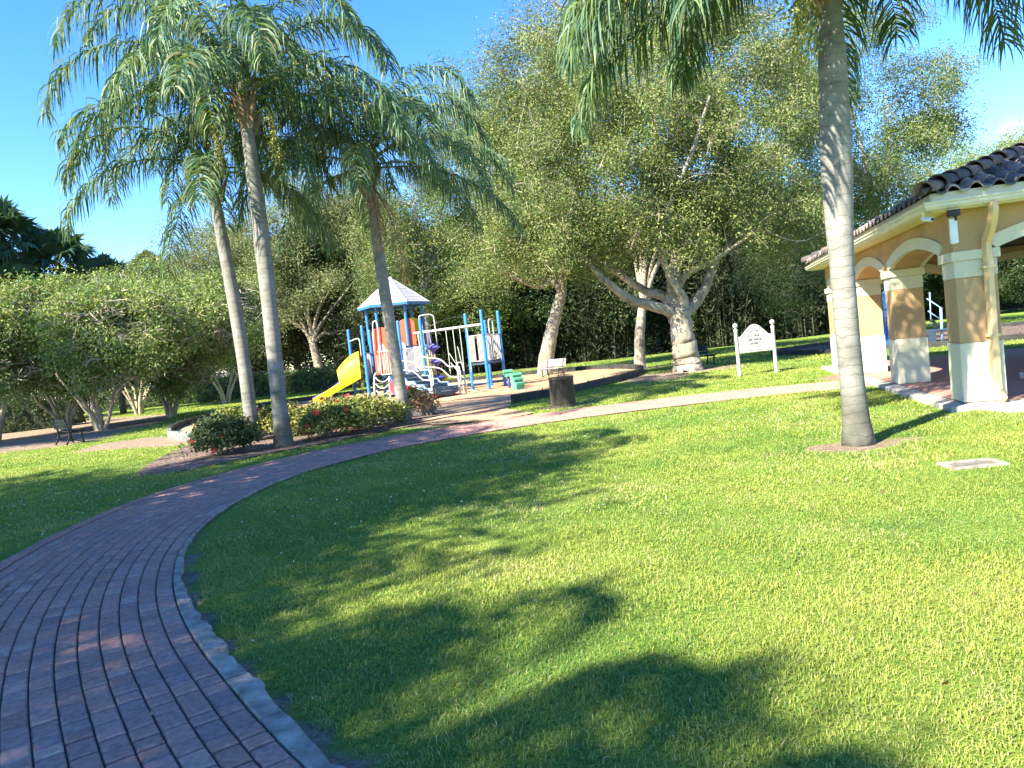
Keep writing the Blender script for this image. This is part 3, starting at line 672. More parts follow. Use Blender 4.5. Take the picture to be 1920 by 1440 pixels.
PD = queen_palm('nearest queen palm, grey trunk standing in a bare ring on the lawn', loc, h, tp, fr, 9, .14, 1.25, 120, 3.8, fruits=((215, 1.0),))
PD['group'] = 'queen palms along the path'

# ---------------------------------------------------------------- broadleaf trees
def leafcloud(rng, C, per, sig, ln, wd, pal, upb=.25, jit=.16, flat=1.0, mixp=None):
    K = len(C); n = K * per; pos = np.repeat(C, per, 0) + np.clip(rng.normal(0, 1, (n, 3)), -1.7, 1.7) * np.array([sig, sig, sig * flat])
    off = pos - np.repeat(C, per, 0); nv = nrm(rng.normal(0, .75, (n, 3)) + np.array([0, 0, upb + .15]) + .75 * nrm(off)); tv = nrm(np.cross(nv, rng.normal(0, 1, (n, 3)))); bv = np.cross(nv, tv)
    L = ln * rng.uniform(.5, 1.45, (n, 1)); W = wd * rng.uniform(.7, 1.25, (n, 1))
    V = np.stack([pos - tv * L / 2, pos + bv * W / 2 + nv * W * .15, pos + tv * L / 2, pos - bv * W / 2 + nv * W * .15], 1).reshape(-1, 3)
    F = np.arange(4 * n).reshape(-1, 4)
    pal = np.array(pal); ci = rng.choice(len(pal), K, p=mixp); cc = pal[np.where(rng.random(n) < .75, np.repeat(ci, per), rng.choice(len(pal), n, p=mixp))]
    cc = np.clip(cc * (1 + rng.normal(0, jit, (n, 1))) * np.repeat(1 + rng.normal(0, .1, (K, 1)), per, 0), .008, 1)
    return (V, F, np.repeat(cc, 4, 0))
def crownpts(rng, lobes, K, edge=3.2, gaps=10, gapr=.9, low=None, clump=14, csig=.42):
    lobes = [(np.array(c, float), np.array(r if hasattr(r, '__len__') else (r, r, r), float)) for c, r in lobes]
    wts = np.array([np.prod(r) ** .75 for c, r in lobes]); wts /= wts.sum(); out = []
    for (c, r), wt in zip(lobes, wts):
        n = int(K * wt * 1.5) + 4; d = nrm(rng.normal(0, 1, (n, 3))); u = rng.random((n, 1)) ** (1 / edge); u *= 1 + rng.normal(0, .10, (n, 1)) + .16 * np.sin(d[:, :1] * 5 + c[0]) * np.cos(d[:, 1:2] * 4.3 + c[1])
        out.append(c + d * u * r)
    P = np.concatenate(out)
    for _ in range(gaps):
        c, r = lobes[rng.choice(len(lobes), p=wts)]; g = c + nrm(rng.normal(0, 1, 3)) * r * rng.uniform(.5, 1.02)
        dd = np.linalg.norm(P - g, axis=1); P = P[(dd > gapr * rng.uniform(.6, 1.2)) | (rng.random(len(P)) < .12)]
    if low is not None: P = P[P[:, 2] > low]
    rng.shuffle(P); nk = max(8, min(len(P), K // clump)); P = P[:nk]
    sz = rng.uniform(.55, 1.35, nk); idx = rng.choice(nk, K, p=sz ** 2 / (sz ** 2).sum())
    return P[idx] + np.clip(rng.normal(0, 1, (K, 3)), -1.6, 1.6) * (csig * sz[idx])[:, None] * [1, 1, .72]
def limbs(rng, lim, C, nsec, r1=.05, twign=.35, twl=.6, tr=.011):
    """main limbs given as (points, r0, r1); secondary boughs reach out to clusters; twigs inside clusters"""
    big, ske = [], []
    for P, a, b in lim:
        Q = catmull(P, 7); Q[2:-1] += rng.normal(0, a * .035, (len(Q) - 3, 3)); big.append(tube(Q, np.linspace(a, b, len(Q)) * (1 + rng.normal(0, .025, len(Q))), 10 if a > .1 else 6)); ske.append(Q[len(Q) // 3:])
    ske = np.concatenate(ske); idx = rng.choice(len(C), min(nsec, len(C)), replace=False)
    for q in C[idx]:
        d = np.linalg.norm(ske - q, axis=1) + np.maximum(0, ske[:, 2] - q[2]) * .8; s = ske[np.argmin(d)]
        v = q - s; L = np.linalg.norm(v); mid = s + v * .5 + rng.normal(0, .1 * L, 3) + [0, 0, .06 * L]; m2 = s + v * .78 + rng.normal(0, .07 * L, 3)
        a = r1 * (.5 + .12 * L); big.append(tube(catmull([s, mid, m2, q], 4), np.linspace(a, a * .22, 13), 5, False))
    k = int(len(C) * twign); c = C[rng.choice(len(C), k)]; d = nrm(rng.normal(0, 1, (k, 3)) + [0, 0, .15]) * twl * rng.uniform(.5, 1.2, (k, 1))
    return big, twigs(c - d * .6, c + d * .5, tr, tr * .45)
OAKP = [(.10, .16, .042), (.14, .195, .05), (.185, .225, .062), (.065, .115, .036), (.22, .235, .08)]
DEEPP = [(.055, .115, .04), (.08, .15, .05), (.11, .185, .055), (.15, .22, .065)]
LIGHTP = [(.17, .26, .065), (.225, .305, .08), (.29, .335, .11), (.115, .205, .06)]
OLIVEP = [(.15, .195, .075), (.20, .235, .09), (.25, .27, .12), (.105, .155, .06)]
def tree(name, label, cat, loc, lim, lobes, K, per=26, sig=.26, ln=.13, wd=.06, pal=OAKP, nsec=90, bark='oakbark', seed=1, twign=.5, group=None, gaps=14, gapr=.9, r1=.05, tw='twig', low=None, twl=.7, rz=0, upb=.25, tr=.011, edge=3.2, flat=1):
    rng = np.random.default_rng(seed); T = thing(name, label, cat, (loc[0], loc[1], 0), rz, group)
    C = crownpts(rng, lobes, K, edge, gaps, gapr, low, csig=.40 if sig < .3 else .55); big, tg = limbs(rng, lim, C, nsec, r1, twign, twl, tr)
    mk('trunk', big, M[bark], T, True)
    mk('crown', [leafcloud(rng, C, per, sig, ln, wd, pal, upb, flat=flat), tg + (None, 1) if len(tg) == 2 else (tg[0], tg[1], None, 1)], [M['leaf'], M[tw]], T)
    return T
def flare(r, h, n=6):
    return [(0, 0, -.1), (0, 0, .25), (0, 0, .8), (0, 0, h)]

# the broad oak in the middle: pollarded fork with wide snaking limbs
Y1 = 28.1; X1 = 6.64
def lp(u, v, dy=0): q = at(u, v, Y1 + dy); return (q[0] - X1, dy, q[2])
lim = [([(0, 0, -.2), (0, 0, .12), (0, 0, .5), lp(1282, 640), lp(1272, 580)], .62, .40),
       ([lp(1276, 640), lp(1273, 590, .1), lp(1262, 540, .2), lp(1268, 480, .5), lp(1255, 420, .6), lp(1235, 330, .8), lp(1225, 200, 1)], .36, .10),
       ([lp(1264, 590), lp(1245, 580, -.2), lp(1180, 560, -.7), lp(1140, 530, -1.2), lp(1110, 500, -1.4), lp(1060, 440, -1.6)], .25, .05),
       ([lp(1268, 575), lp(1243, 555, .3), lp(1210, 545, .6), lp(1170, 520, .9), lp(1120, 480, 1), lp(1060, 400, 1.2), lp(1000, 330, 1.4)], .22, .05),
       ([lp(1280, 590), lp(1302, 570, .1), lp(1325, 535, .2), lp(1335, 500, .3), lp(1355, 470, .4), lp(1400, 420, .6), lp(1460, 330, 1)], .24, .05),
       ([lp(1270, 540, .2), lp(1290, 512, -.2), lp(1325, 495, -.5), lp(1365, 470, -.9), lp(1420, 430, -1.4)], .16, .04),
       ([lp(1278, 590), lp(1282, 560, -.3), lp(1262, 530, -.5), lp(1240, 470, -.8), lp(1250, 400, -1.2), lp(1300, 280, -1.6), lp(1330, 180, -2)], .2, .05)]
def lb(u, v, dy, r): q = at(u, v, Y1 + dy); return ((q[0] - X1, dy, q[2]), r)
lobes = [lb(1270, 300, 0, (3.6, 3.6, 3.0)), lb(1100, 330, -.8, (2.8, 3, 2.3)), lb(1000, 390, 0, (1.6, 2, 1.3)), lb(1420, 370, 0, (2.6, 2.8, 2.2)), lb(1230, 180, .5, (3, 3, 2.3)), lb(1060, 200, .5, (2.3, 2.6, 1.9)), lb(1390, 230, .5, (2.4, 2.6, 1.9)),
         lb(1150, 430, -1.5, (2, 1.8, 1.1)), lb(1330, 430, -1.6, (2, 1.8, 1.0)), lb(1490, 440, .4, (1.2, 1.6, .8)), lb(1085, 450, -1.7, (1.9, 1.5, 1.1)), lb(1000, 450, -.6, (1.5, 1.5, .9)), lb(1200, 470, 1.6, (1.6, 1.4, .8))]
tree('oak_tree', 'broad oak with snaking pale limbs forking low behind the white sign', 'oak tree', (X1, Y1), lim, lobes, 4400, 46, .25, .10, .05, OAKP, 110, 'oakbark', 41, .55, 'oaks round the playground', 26, .8, .036)

def simple_oak(label, u, Y, trunk_px, lobes_px, K, seed, pal=OAKP, r0=.35, per=24, ln=.14, wd=.065, sig=.3, bark='oakbark', gaps=16, gapr=1.1, nsec=80, name='oak_tree', cat='oak tree', group='oaks round the playground', fork=5, twign=.5, tr=.012):
    X = ground_x(u, Y); rng = np.random.default_rng(seed + 100)
    P = [np.array(at(a, b, Y)) - [X, Y, 0] for a, b in trunk_px]; P = [np.array([0, 0, -.15]), P[0] * [0.3, 1, 1] if len(P) > 1 else P[0]] + P[1:] if False else [np.array([0, 0, -.15])] + P
    L = []
    for (a, b, dy, r) in lobes_px: q = at(a, b, Y + dy); L.append(((q[0] - X, dy, q[2]), r))
    top = P[-1]; lim = [(P, r0, r0 * .62)]
    for q in range(fork):
        c = np.array(L[q % len(L)][0]) + rng.normal(0, .6, 3); mid = top + (c - top) * .45 + rng.normal(0, .3, 3); lim.append(([top - [0, 0, .2], top + (c - top) * .15 + [0, 0, .25], mid, c], r0 * .45, .05))
    return tree(name, label, cat, (X, Y), lim, L, int(K * 1.3), int(per * 1.8), sig, ln * .86, wd * .9, pal, int(nsec * .7), bark, seed, twign, group, gaps, gapr, r1=.038, tr=tr)
simple_oak('slimmer oak with a burled trunk just left of the broad oak', 1200, 34.1, [(1199, 640), (1203, 590), (1205, 560)],
           [(1230, 120, 0, (5, 4, 3.2)), (1120, 60, 1, (3.6, 3.4, 2.6)), (1350, 80, 1, (4, 3.4, 2.8)), (1250, 20, 0, (4, 3.6, 2.6)), (1420, 180, 0, (3, 3, 2.4)), (1010, 110, 1, (2.2, 2.6, 1.4))], 1900, 43, OLIVEP + OAKP[:2], .27, gaps=30, gapr=1.2)
simple_oak('oak with a smooth trunk leaning right, behind the grey bench', 1020, 37.9, [(1030, 640), (1042, 590), (1055, 545)],
           [(1000, 430, 0, (3.4, 3.4, 2.3)), (930, 500, -1, (2.2, 2.6, 1.2)), (1090, 460, 0, (2.2, 2.6, 1.6)), (960, 320, 0, (3.2, 3.4, 2.6)), (1060, 300, 0, (3.4, 3.4, 2.6)), (930, 200, 1, (2.6, 3, 1.8)), (1030, 190, 1, (3, 3, 2.2))], 2100, 45, OAKP, .42, gaps=20)
simple_oak('wide tree with pale forking limbs left of the yellow slide', 600, 57.5, [(598, 690), (590, 655), (585, 640)],
           [(600, 520, 0, (6, 5, 3.5)), (500, 560, 0, (3.5, 4, 2.6)), (680, 500, 0, (4.5, 4, 3.4)), (560, 430, 0, (5, 4, 3)), (650, 400, 1, (5, 4, 3.4)), (720, 590, 0, (2.4, 3, 1.8)), (470, 480, 1, (3, 3, 2))], 2400, 47, OLIVEP, .42, per=22, ln=.17, wd=.08, sig=.38, bark='palebark', gaps=34, gapr=1.3, fork=7)
simple_oak('tall oak rising behind the tiled pavilion roof and the near palm', 1640, 41, [(1640, 480), (1645, 420)],
           [(1620, 300, 0, (4, 4, 3)), (1540, 220, 0, (3.6, 3.4, 3)), (1690, 200, 0, (3.2, 3.4, 2.6)), (1600, 110, 0, (4, 3.6, 2.8)), (1540, 400, 0, (3, 3, 2.4)), (1690, 360, 0, (3.4, 3.2, 2.2)), (1500, 100, 1, (3, 3, 2.4)), (1750, 260, 0, (1.6, 2, 1.1)), (1480, 520, 2, (2.6, 2.6, 1.8))], 2500, 49, OAKP + DEEPP[1:3], .36, gaps=34, gapr=1.3)
simple_oak('dense tree filling the gap right behind the playset roof', 800, 52, [(800, 600), (795, 540)],
           [(800, 470, 0, (4, 4, 3.4)), (880, 420, 0, (4, 4, 3.6)), (760, 400, 0, (3.6, 4, 3)), (860, 300, 0, (4, 4, 3.2)), (790, 560, 0, (3.4, 3.4, 2)), (900, 560, 0, (3, 3, 2)), (900, 250, 0, (3, 3, 2.4))], 2300, 51, OAKP + DEEPP[:2], .4, per=22, ln=.17, wd=.08, sig=.38, gaps=22, gapr=1.3)
simple_oak('feathery grey green tree in front of the white house', 380, 60, [(385, 660), (388, 610)],
           [(380, 510, 0, (3.8, 4, 2.6)), (440, 480, 0, (3.4, 4, 2.6)), (430, 560, 0, (3.4, 3.4, 1.8)), (350, 560, 0, (3, 3, 1.6)), (400, 440, 0, (2, 2.4, 1.2))], 1300, 53, OLIVEP, .3, per=20, ln=.18, wd=.08, sig=.4, bark='palebark', gaps=24, gapr=1.2, twign=1.0, name='tree', cat='tree', group='trees along the back of the park')
simple_oak('pale green tree far behind the pavilion roof', 1800, 62, [(1800, 480), (1800, 420)],
           [(1760, 340, 0, (3, 3, 2.2)), (1830, 310, 0, (4, 4, 2)), (1900, 320, 0, (4, 4, 2)), (1800, 400, 0, (5, 4, 2.6)), (1960, 330, 0, (4, 4, 2.4)), (1900, 420, 0, (5, 4, 2.4))], 1500, 55, LIGHTP + OLIVEP[:2], .35, per=20, ln=.2, wd=.09, sig=.42, gaps=18, gapr=1.2, name='tree', cat='tree', group='trees along the back of the park')
# rank of evergreen trees closing the back of the park (copies of two, each turned and scaled)
def backtree(label, loc, seed, pal):
    rng = np.random.default_rng(seed); lim = [([(0, 0, -.2), (.1, 0, 2), (0, .1, 4)], .3, .2)]; L = []
    for q in range(9):
        a = q * 2.4; r = 1.2 + 1.3 * (q % 3); z = 3.0 + 7 * q / 8; c = (math.cos(a) * r, math.sin(a) * r, z); L.append((c, (2.3, 2.3, 1.9)))
        if q % 2 == 0: lim.append(([(0, 0, 3 + q * .2), (c[0] * .5, c[1] * .5, z - .8), c], .12, .03))
    return tree('evergreen_tree', label, 'tree', loc, lim, L, 1900, 26, .42, .22, .11, pal, 30, 'darkbark', seed, .4, 'dense trees along the back of the park', 16, 1.1)
ba = backtree('dense dark evergreen tree in the shaded back row of the park', (2, 57), 61, [(.026, .056, .02), (.04, .078, .026), (.058, .10, .032)])  # leaf colours here and below darkened to carry the shade behind the oaks
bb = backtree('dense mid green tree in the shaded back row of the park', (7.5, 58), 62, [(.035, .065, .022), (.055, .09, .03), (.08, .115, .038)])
rb = random.Random(5)
for q, (u, Y, sc) in enumerate([(1090, 58, 1.05), (1170, 60, 1.1), (1340, 64, 1.2), (1420, 66, 1.2), (1500, 68, 1.15), (1570, 70, 1.1), (960, 58, 1.1), (880, 60, 1.1), (720, 62, 1.25), (640, 66, 1.3), (560, 70, 1.1), (480, 72, 1.0),
                               (1700, 66, .85), (1780, 66, .7), (1860, 64, .72), (1950, 62, .75), (250, 74, .8), (160, 62, .7), (60, 58, .7), (-60, 56, .8), (2060, 60, .9)]):
    src = (ba, bb)[q % 2]; dup(src, (ground_x(u, Y), Y, 0), rb.uniform(0, 6.28), src['label'], (sc * rb.uniform(1, 1.25), sc * rb.uniform(1, 1.25), sc))
# understory of slender bamboo-like canes, tree shade put into their dark leaf colours
def canes(label, loc, seed):
    rng = np.random.default_rng(seed); T = thing('cane_clump', label, 'bamboo', loc, 0, 'cane clumps under the back trees'); st = []; pts = []
    for q in range(34):
        a = rng.uniform(0, 2 * PI); b = np.array([math.cos(a), math.sin(a), 0]) * rng.uniform(.1, 1.5); h = rng.uniform(3.2, 6.2); le = b * rng.uniform(.25, .7) + rng.normal(0, .3, 3) * [1, 1, 0]
        P = catmull([b, b + le * .25 + [0, 0, h * .5], b + le + [0, 0, h * .9], b + le * 1.9 + [0, 0, h]], 4); st.append(tube(P, np.linspace(.035, .01, len(P)), 5, False)); pts.append(P[5:] + rng.normal(0, .15, (len(P) - 5, 3)))
    mk('cane', st, M['cane'], T, True); C = np.concatenate(pts)[::2]; low = np.column_stack([rng.normal(0, 1.1, 330), rng.normal(0, .8, 330), rng.uniform(.1, 5.6, 330)])
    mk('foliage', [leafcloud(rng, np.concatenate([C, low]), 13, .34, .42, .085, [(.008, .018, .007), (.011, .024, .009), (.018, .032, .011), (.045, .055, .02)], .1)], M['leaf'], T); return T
ca = canes('tall slender canes in the dark thicket behind the oaks', (0, 54, 0), 71); cb = canes('tall slender canes in the dark thicket behind the oaks', (3, 54, 0), 72)
for q, u in enumerate(np.linspace(690, 1610, 25)):
    Y = 52.6 + .26 * abs((u - 1000) / 26) + rb.uniform(-.4, 2.2) if u > 1000 else 53 + .2 * abs((u - 1000) / 26) + rb.uniform(0, 2)
    X = ground_x(u, Y)
    if q < 2:
        o = (ca, cb)[q]; o.location = (X, Y, 0)
    else: dup((ca, cb)[q % 2], (X, Y, 0), rb.uniform(0, 6.28), ca['label'], (1.1, 1.1, rb.uniform(.85, 1.25)))

# ---------------------------------------------------------------- multi-stemmed crape trees on the left
def stemtree(label, u, Y, lobes_px, K, seed, nst=7, spread=1.0, hfork=2.6):
    X = ground_x(u, Y); rng = np.random.default_rng(seed); L = []
    for (a, b, dy, r) in lobes_px: q = at(a, b, Y + dy); L.append(((q[0] - X, dy, q[2]), r))
    lim = []
    for q in range(nst):
        a = q * 2 * PI / nst + rng.uniform(-.3, .3); d = np.array([math.cos(a), math.sin(a), 0]); sp_ = spread; h = hfork * rng.uniform(.8, 1.1); c = np.array(L[q % len(L)][0]) * [.4, .4, 1] + d * sp_ * 1.6 + rng.normal(0, .25, 3); sp = spread * rng.uniform(.5, 1)
        lim.append(([d * .12 + [0, 0, -.1], d * (.15 + .25 * sp) + [0, 0, h * .3], d * (.3 + .6 * sp) + rng.normal(0, .1, 3) + [0, 0, h * .7], d * (.5 + 1.0 * sp) + [0, 0, h * 1.1], c], rng.uniform(.08, .115), .03))
    T = tree('crape_tree', label, 'tree', (X, Y), lim, L, int(K * 1.5), 32, .26, .14, .078, LIGHTP + DEEPP[2:], 60, 'palebark', seed, .6, 'low spreading trees on the left', 26, .75, .035, upb=.5, twl=.8)
    # bare grey twiggery breaking through the crown
    n = 1500; cs = []
    for c, r in L:
        k = int(n / len(L)); d = nrm(rng.normal(0, 1, (k, 3)) * [1, 1, .7]); cs.append(np.array(c) + d * np.array(r) * rng.uniform(.8, 1.1, (k, 1)))
    p = np.concatenate(cs); hot = rng.normal(0, 1, (7, 3)) * [1.5, 1.5, .5] + np.mean([l[0] for l in L], 0); dd = np.min(np.linalg.norm(p[:, None] - hot[None], axis=2), 1); p = p[(dd < 1.5) | (rng.random(len(p)) < .35)]
    d = nrm(rng.normal(0, 1, (len(p), 3)) * [1, 1, .55]) * rng.uniform(.3, .9, (len(p), 1)); k2 = p + d + rng.normal(0, .12, p.shape)
    tag(mk('bare_twigs', [twigs(p, p + d, .015, .011), twigs(p + d * .5, k2, .011, .006)], M['baretwig'], T), 'leafless grey twigs at the edge of the crown', kind='stuff')
    return T
stemtree('low spreading tree with a sheaf of stems directly behind the dark bench', 125, 33.5, [(90, 620, 0, (2.2, 2.2, 1.3)), (150, 590, 0, (2.3, 2.2, 1.3)), (40, 640, -.4, (1.6, 1.8, 1.0)), (150, 655, -.6, (1.6, 1.5, .9)), (60, 585, .5, (1.6, 1.6, .9)), (90, 690, -.6, (1.7, 1.3, .7)), (170, 695, -.5, (1.2, 1.2, .6))], 1250, 81, 7)
stemtree('low spreading tree with pale stems just right of the dark bench', 190, 31, [(190, 610, 0, (2.0, 2, 1.2)), (235, 585, .3, (1.9, 1.9, 1.1)), (220, 660, -.3, (1.7, 1.7, .9)), (270, 640, 0, (1.4, 1.5, .9)), (240, 700, -.2, (1.3, 1.2, .6))], 1100, 82, 7, 1.1, 2.2)
stemtree('low spreading tree with slanting dark stems by the end of the mulch pit', 322, 36, [(320, 650, 0, (1.9, 2, 1.3)), (350, 600, 0, (2.1, 2, 1.3)), (290, 590, .4, (2, 2, 1.2)), (390, 630, 0, (1.4, 1.5, 1.1)), (330, 700, -.4, (1.5, 1.3, .8))], 1250, 83, 6, 1.2, 2.4)
stemtree('low spreading tree cut by the left edge of the view', -10, 31, [(0, 640, 0, (1.9, 2, 1.3)), (-60, 610, 0, (2, 2, 1.3)), (20, 700, -.4, (1.5, 1.4, .8)), (10, 590, .4, (1.6, 1.6, 1))], 1100, 84, 6)
stemtree('low spreading tree farther back between the other low trees', 262, 44, [(250, 560, 0, (2.8, 2.6, 1.4)), (190, 560, 0, (2.4, 2.4, 1.3)), (320, 570, 0, (2.4, 2.4, 1.4)), (260, 620, 0, (2.2, 2.2, 1.2))], 1250, 85, 6, 1.2)
stemtree('low tree with thin trunks right of the low trees beside the leftmost palm', 425, 46, [(400, 590, 0, (2.2, 2.2, 1.5)), (440, 620, 0, (1.8, 2, 1.4)), (420, 560, .4, (2, 2, 1.2)), (400, 650, 0, (1.6, 1.6, 1))], 1150, 86, 4, .8)

# ---------------------------------------------------------------- sabal (fan) palms
def sabal(label, u, Y, vtop, seed, R=1.25, nf=34, rt=.22, dark=True, group='fan palms on the left'):
    X = ground_x(u, Y); q = at(u, vtop, Y); rng = np.random.default_rng(seed); T = thing('sabal_palm', label, 'fan palm', (X, Y, 0), 0, group)
    h = q[2]; dx = q[0] - X; P = np.array([(dx * t * 0 , 0, h * t) for t in np.linspace(0, 1, 14)]); mk('trunk', [tube(P, rt * (1 + rng.normal(0, .04, 14)), 14)], M['darkbark'], T, True)
    sh = []
    for k in range(46):
        a = k * 2.4; z = h - .1 - 2.4 * k / 46; d = np.array([math.cos(a), math.sin(a), 0]); sh.append(tube([d * rt * .8 + [0, 0, z], d * (rt + .16) + [0, 0, z + .28], d * (rt + .2) + [0, 0, z + .45]], [.05, .035, .012], 4))
    mk('leaf_base', sh, M['boot'], T)
    for k in range(nf):
        f = k / (nf - 1); a = k * 2.4 + rng.uniform(-.2, .2); e = math.radians(-50 + 128 * f ** .9); d = np.array([math.cos(a) * math.cos(e), math.sin(a) * math.cos(e), math.sin(e)]); pl = rng.uniform(.8, 1.25) * R * .9
        b = np.array([0, 0, h]); tip = b + d * pl + [0, 0, -.12 * pl]; sh = [tube(catmull([b, b + d * pl * .5, tip], 4), .02, 4, False, (.13, .16, .05))]
        s = nrm(np.cross(d, [0, 0, 1.])); up = np.cross(s, d); ph_ = rng.normal(0, .9); s, up = s * math.cos(ph_) + up * math.sin(ph_), up * math.cos(ph_) - s * math.sin(ph_); m = 30; g = np.linspace(-1.95, 1.95, m); Ls = R * (1 - .12 * np.abs(g)) * rng.uniform(.88, 1.08, m)
        rad = d[None] * np.cos(g)[:, None] + s[None] * np.sin(g)[:, None]; fold = up[None] * (.35 * np.abs(np.sin(g)))[:, None]; rad = nrm(rad + fold * .7); cr = nrm(np.cross(rad, up[None])); o1 = tip + rad * (Ls * .5)[:, None] - np.array([0, 0, .03]); o2 = tip + rad * (Ls * .97)[:, None] + np.array([0, 0, -1]) * (.36 * R * rng.uniform(.5, 1.5, m))[:, None]
        w1 = .062 * R; V = np.stack([np.repeat(tip[None], m, 0), o1 - cr * w1, o1 + cr * w1, o2], 1).reshape(-1, 3); bb_ = np.arange(m)[:, None] * 4
        pal = np.array([(.035, .08, .045), (.05, .10, .05), (.075, .125, .06)] if dark else [(.13, .17, .06), (.18, .21, .08), (.24, .24, .12)])
        c = pal[rng.integers(0, 3)] * (1 + rng.normal(0, .12, (m, 1))); sh.append((V, [bb_ + np.array([[0, 1, 2]]), bb_ + np.array([[1, 3, 2]])], np.repeat(np.clip(c, .01, 1), 4, 0)))
        mk('fan_frond', sh, M['frond'], T)
    return T
sabal('tallest dark fan palm with a stout trunk at the far left', 52, 45, 452, 91, 1.75, 42, .42)
sabal('dark fan palm overlapping the right side of the tallest fan palm', 150, 46, 494, 92, 1.6, 36, .2)
sabal('small dark fan palm lowest in the row of dark fan palms', 232, 48, 530, 93, 1.35, 32, .2)
sabal('dark fan palm cut by the left edge of the view', -20, 43, 430, 94, 1.6, 36, .22)
sabal('pale green fan palm poking above the feathery grey tree', 312, 64, 508, 95, 1.35, 28, .2, False)
sabal('fan palm with a thick dark trunk standing at the iron fence', 384, 54, 640, 96, .9, 14, .38)

# ---------------------------------------------------------------- clipped hedges and flowering shrubs
def hedge(label, p, q, h, d, seed, pal, dens=420, ln=.09, wd=.05, wob=.08):
    p, q = np.array(p, float), np.array(q, float); L = np.linalg.norm(q - p); u = (q - p) / L; n_ = np.array([-u[1], u[0]]); rng = np.random.default_rng(seed); c = (p + q) / 2
    T = thing('hedge', label, 'hedge', (c[0], c[1], 0), math.atan2(u[1], u[0]), 'clipped hedges along the fence')
    mk('dark_core', [box((0, 0, h * .45), (L - .2, d - .25, h * .8), None, (.03, .04, .02))], M['leaf'], T)  # solid dark core behind the leaves; inner shade put into its colour
    n = int((L * h * 2 + L * d + 2 * d * h) * dens / 12); k = rng.random(n); xs = rng.uniform(-L / 2, L / 2, n); face = rng.choice(3, n, p=np.array([L * h, L * h, L * d]) / (2 * L * h + L * d))
    ys = np.where(face == 0, -d / 2, np.where(face == 1, d / 2, rng.uniform(-d / 2, d / 2, n))); zs = np.where(face == 2, h, rng.uniform(.05, h, n))
    C = np.column_stack([xs, ys + rng.normal(0, wob, n), zs + rng.normal(0, wob, n) + .1 * (vnoise(xs, ys, 1.3, seed) - .5)]); C[:, 2] = np.maximum(C[:, 2], .04)
    mk('foliage', [leafcloud(rng, C, 12, .07, ln, wd, pal, .4)], M['leaf'], T); return T
hedge('clipped green hedge between the leftmost palms and the playset', (-22.5, 54), (-9.5, 50), 1.5, 1.2, 101, LIGHTP + DEEPP[1:], 300, .12, .07)
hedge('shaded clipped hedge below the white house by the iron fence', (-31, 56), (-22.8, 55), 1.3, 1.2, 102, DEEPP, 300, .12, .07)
hedge('loose green hedge behind the iron fence to the right of the pavilion', (34, 70.5), (70, 70), 2.8, 1.6, 104, OAKP[:3] + DEEPP, 200, .2, .11, .3)
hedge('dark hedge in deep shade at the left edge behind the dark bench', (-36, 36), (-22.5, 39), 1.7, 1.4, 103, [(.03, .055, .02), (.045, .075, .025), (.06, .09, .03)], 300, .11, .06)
def shrub(label, loc, r, h, seed, pal, flowers=0, fcol=(.62, .03, .045), nst=14, K=150, per=22, ln=.10, wd=.05, name='flowering_shrub', z0=.25, group=None, sig=.09):
    rng = np.random.default_rng(seed); T = thing(name, label, 'shrub', (loc[0], loc[1], .03), 0, group); rx, ry = r if hasattr(r, '__len__') else (r, r)
    d = nrm(rng.normal(0, 1, (K, 3))); d[:, 2] = np.abs(d[:, 2]) * 1.0 - .25; C = d * np.array([rx, ry, h - z0]) * rng.uniform(.55, 1.05, (K, 1)) + [0, 0, z0 + .1]; C[:, 2] = np.clip(C[:, 2], .08, None)
    st = [tube(catmull([rng.normal(0, .07, 3) * [1, 1, 0], C[q] * [.4, .4, .45], C[q]], 4), np.linspace(.018, .006, 9), 4, False) for q in range(nst)]
    mk('stem', st, M['twig'], T); mk('foliage', [leafcloud(rng, C, per, sig, ln, wd, pal, .45)], M['leaf'], T)
    if flowers:
        d = nrm(rng.normal(0, 1, (flowers, 3)) + [-.1, -.9, .35]); P = d * np.array([rx, ry, h - z0]) * 1.08 + [0, 0, z0 + .1]; P[:, 2] = np.clip(P[:, 2], .15, None)
        for q in P:
            n = nrm(nrm(q - [0, 0, h * .4]) + rng.normal(0, .25, 3)); a = nrm(np.cross(n, [.2, .3, .9])); b = np.cross(n, a); pt = []; R_ = rng.uniform(.055, .085)
            for k in range(5):
                t = k * 2 * PI / 5; e = a * math.cos(t) + b * math.sin(t); f = a * math.cos(t + .55) + b * math.sin(t + .55); g = a * math.cos(t - .55) + b * math.sin(t - .55)
                pt.append((np.array([q, q + g * R_ * .7 + n * .015, q + e * R_ + n * .03, q + f * R_ * .7 + n * .015]), np.array([[0, 1, 2, 3]]), np.array(fcol) * rng.uniform(.8, 1.25)))
            mk('blossom', pt + [tube([q, q + n * .07], .006, 4, True, (.7, .5, .08))], M['petal'], T)
    return T
SHP = [(.17, .21, .045), (.24, .25, .06), (.11, .16, .035), (.30, .28, .08), (.08, .13, .03)]
for args in [('flowering shrub with several red blossoms between the tallest palm and its neighbour shrub', (-4.25, 17.2), (.85, .75), 0.72, 111, SHP, 8),
             ('flowering shrub with a single big red blossom left of the playset palm', (-3.65, 18.5), (.95, .8), 0.75, 112, SHP, 4),
             ('yellow green shrub low behind the foot of the playset palm', (-4.6, 19.6), (1.1, .8), 0.72, 113, SHP[:2] + SHP[3:4], 4),
             ('yellow green shrub filling the gap between the two left palms', (-5.85, 18.6), (.8, .7), 0.8, 114, SHP, 1),
             ('pale leaved shrub at the left foot of the leftmost palm', (-7.3, 19.3), (.6, .6), 0.8, 115, SHP[:2] + SHP[3:], 1)]:
    shrub(*args, group='flowering shrubs under the palms', K=190)
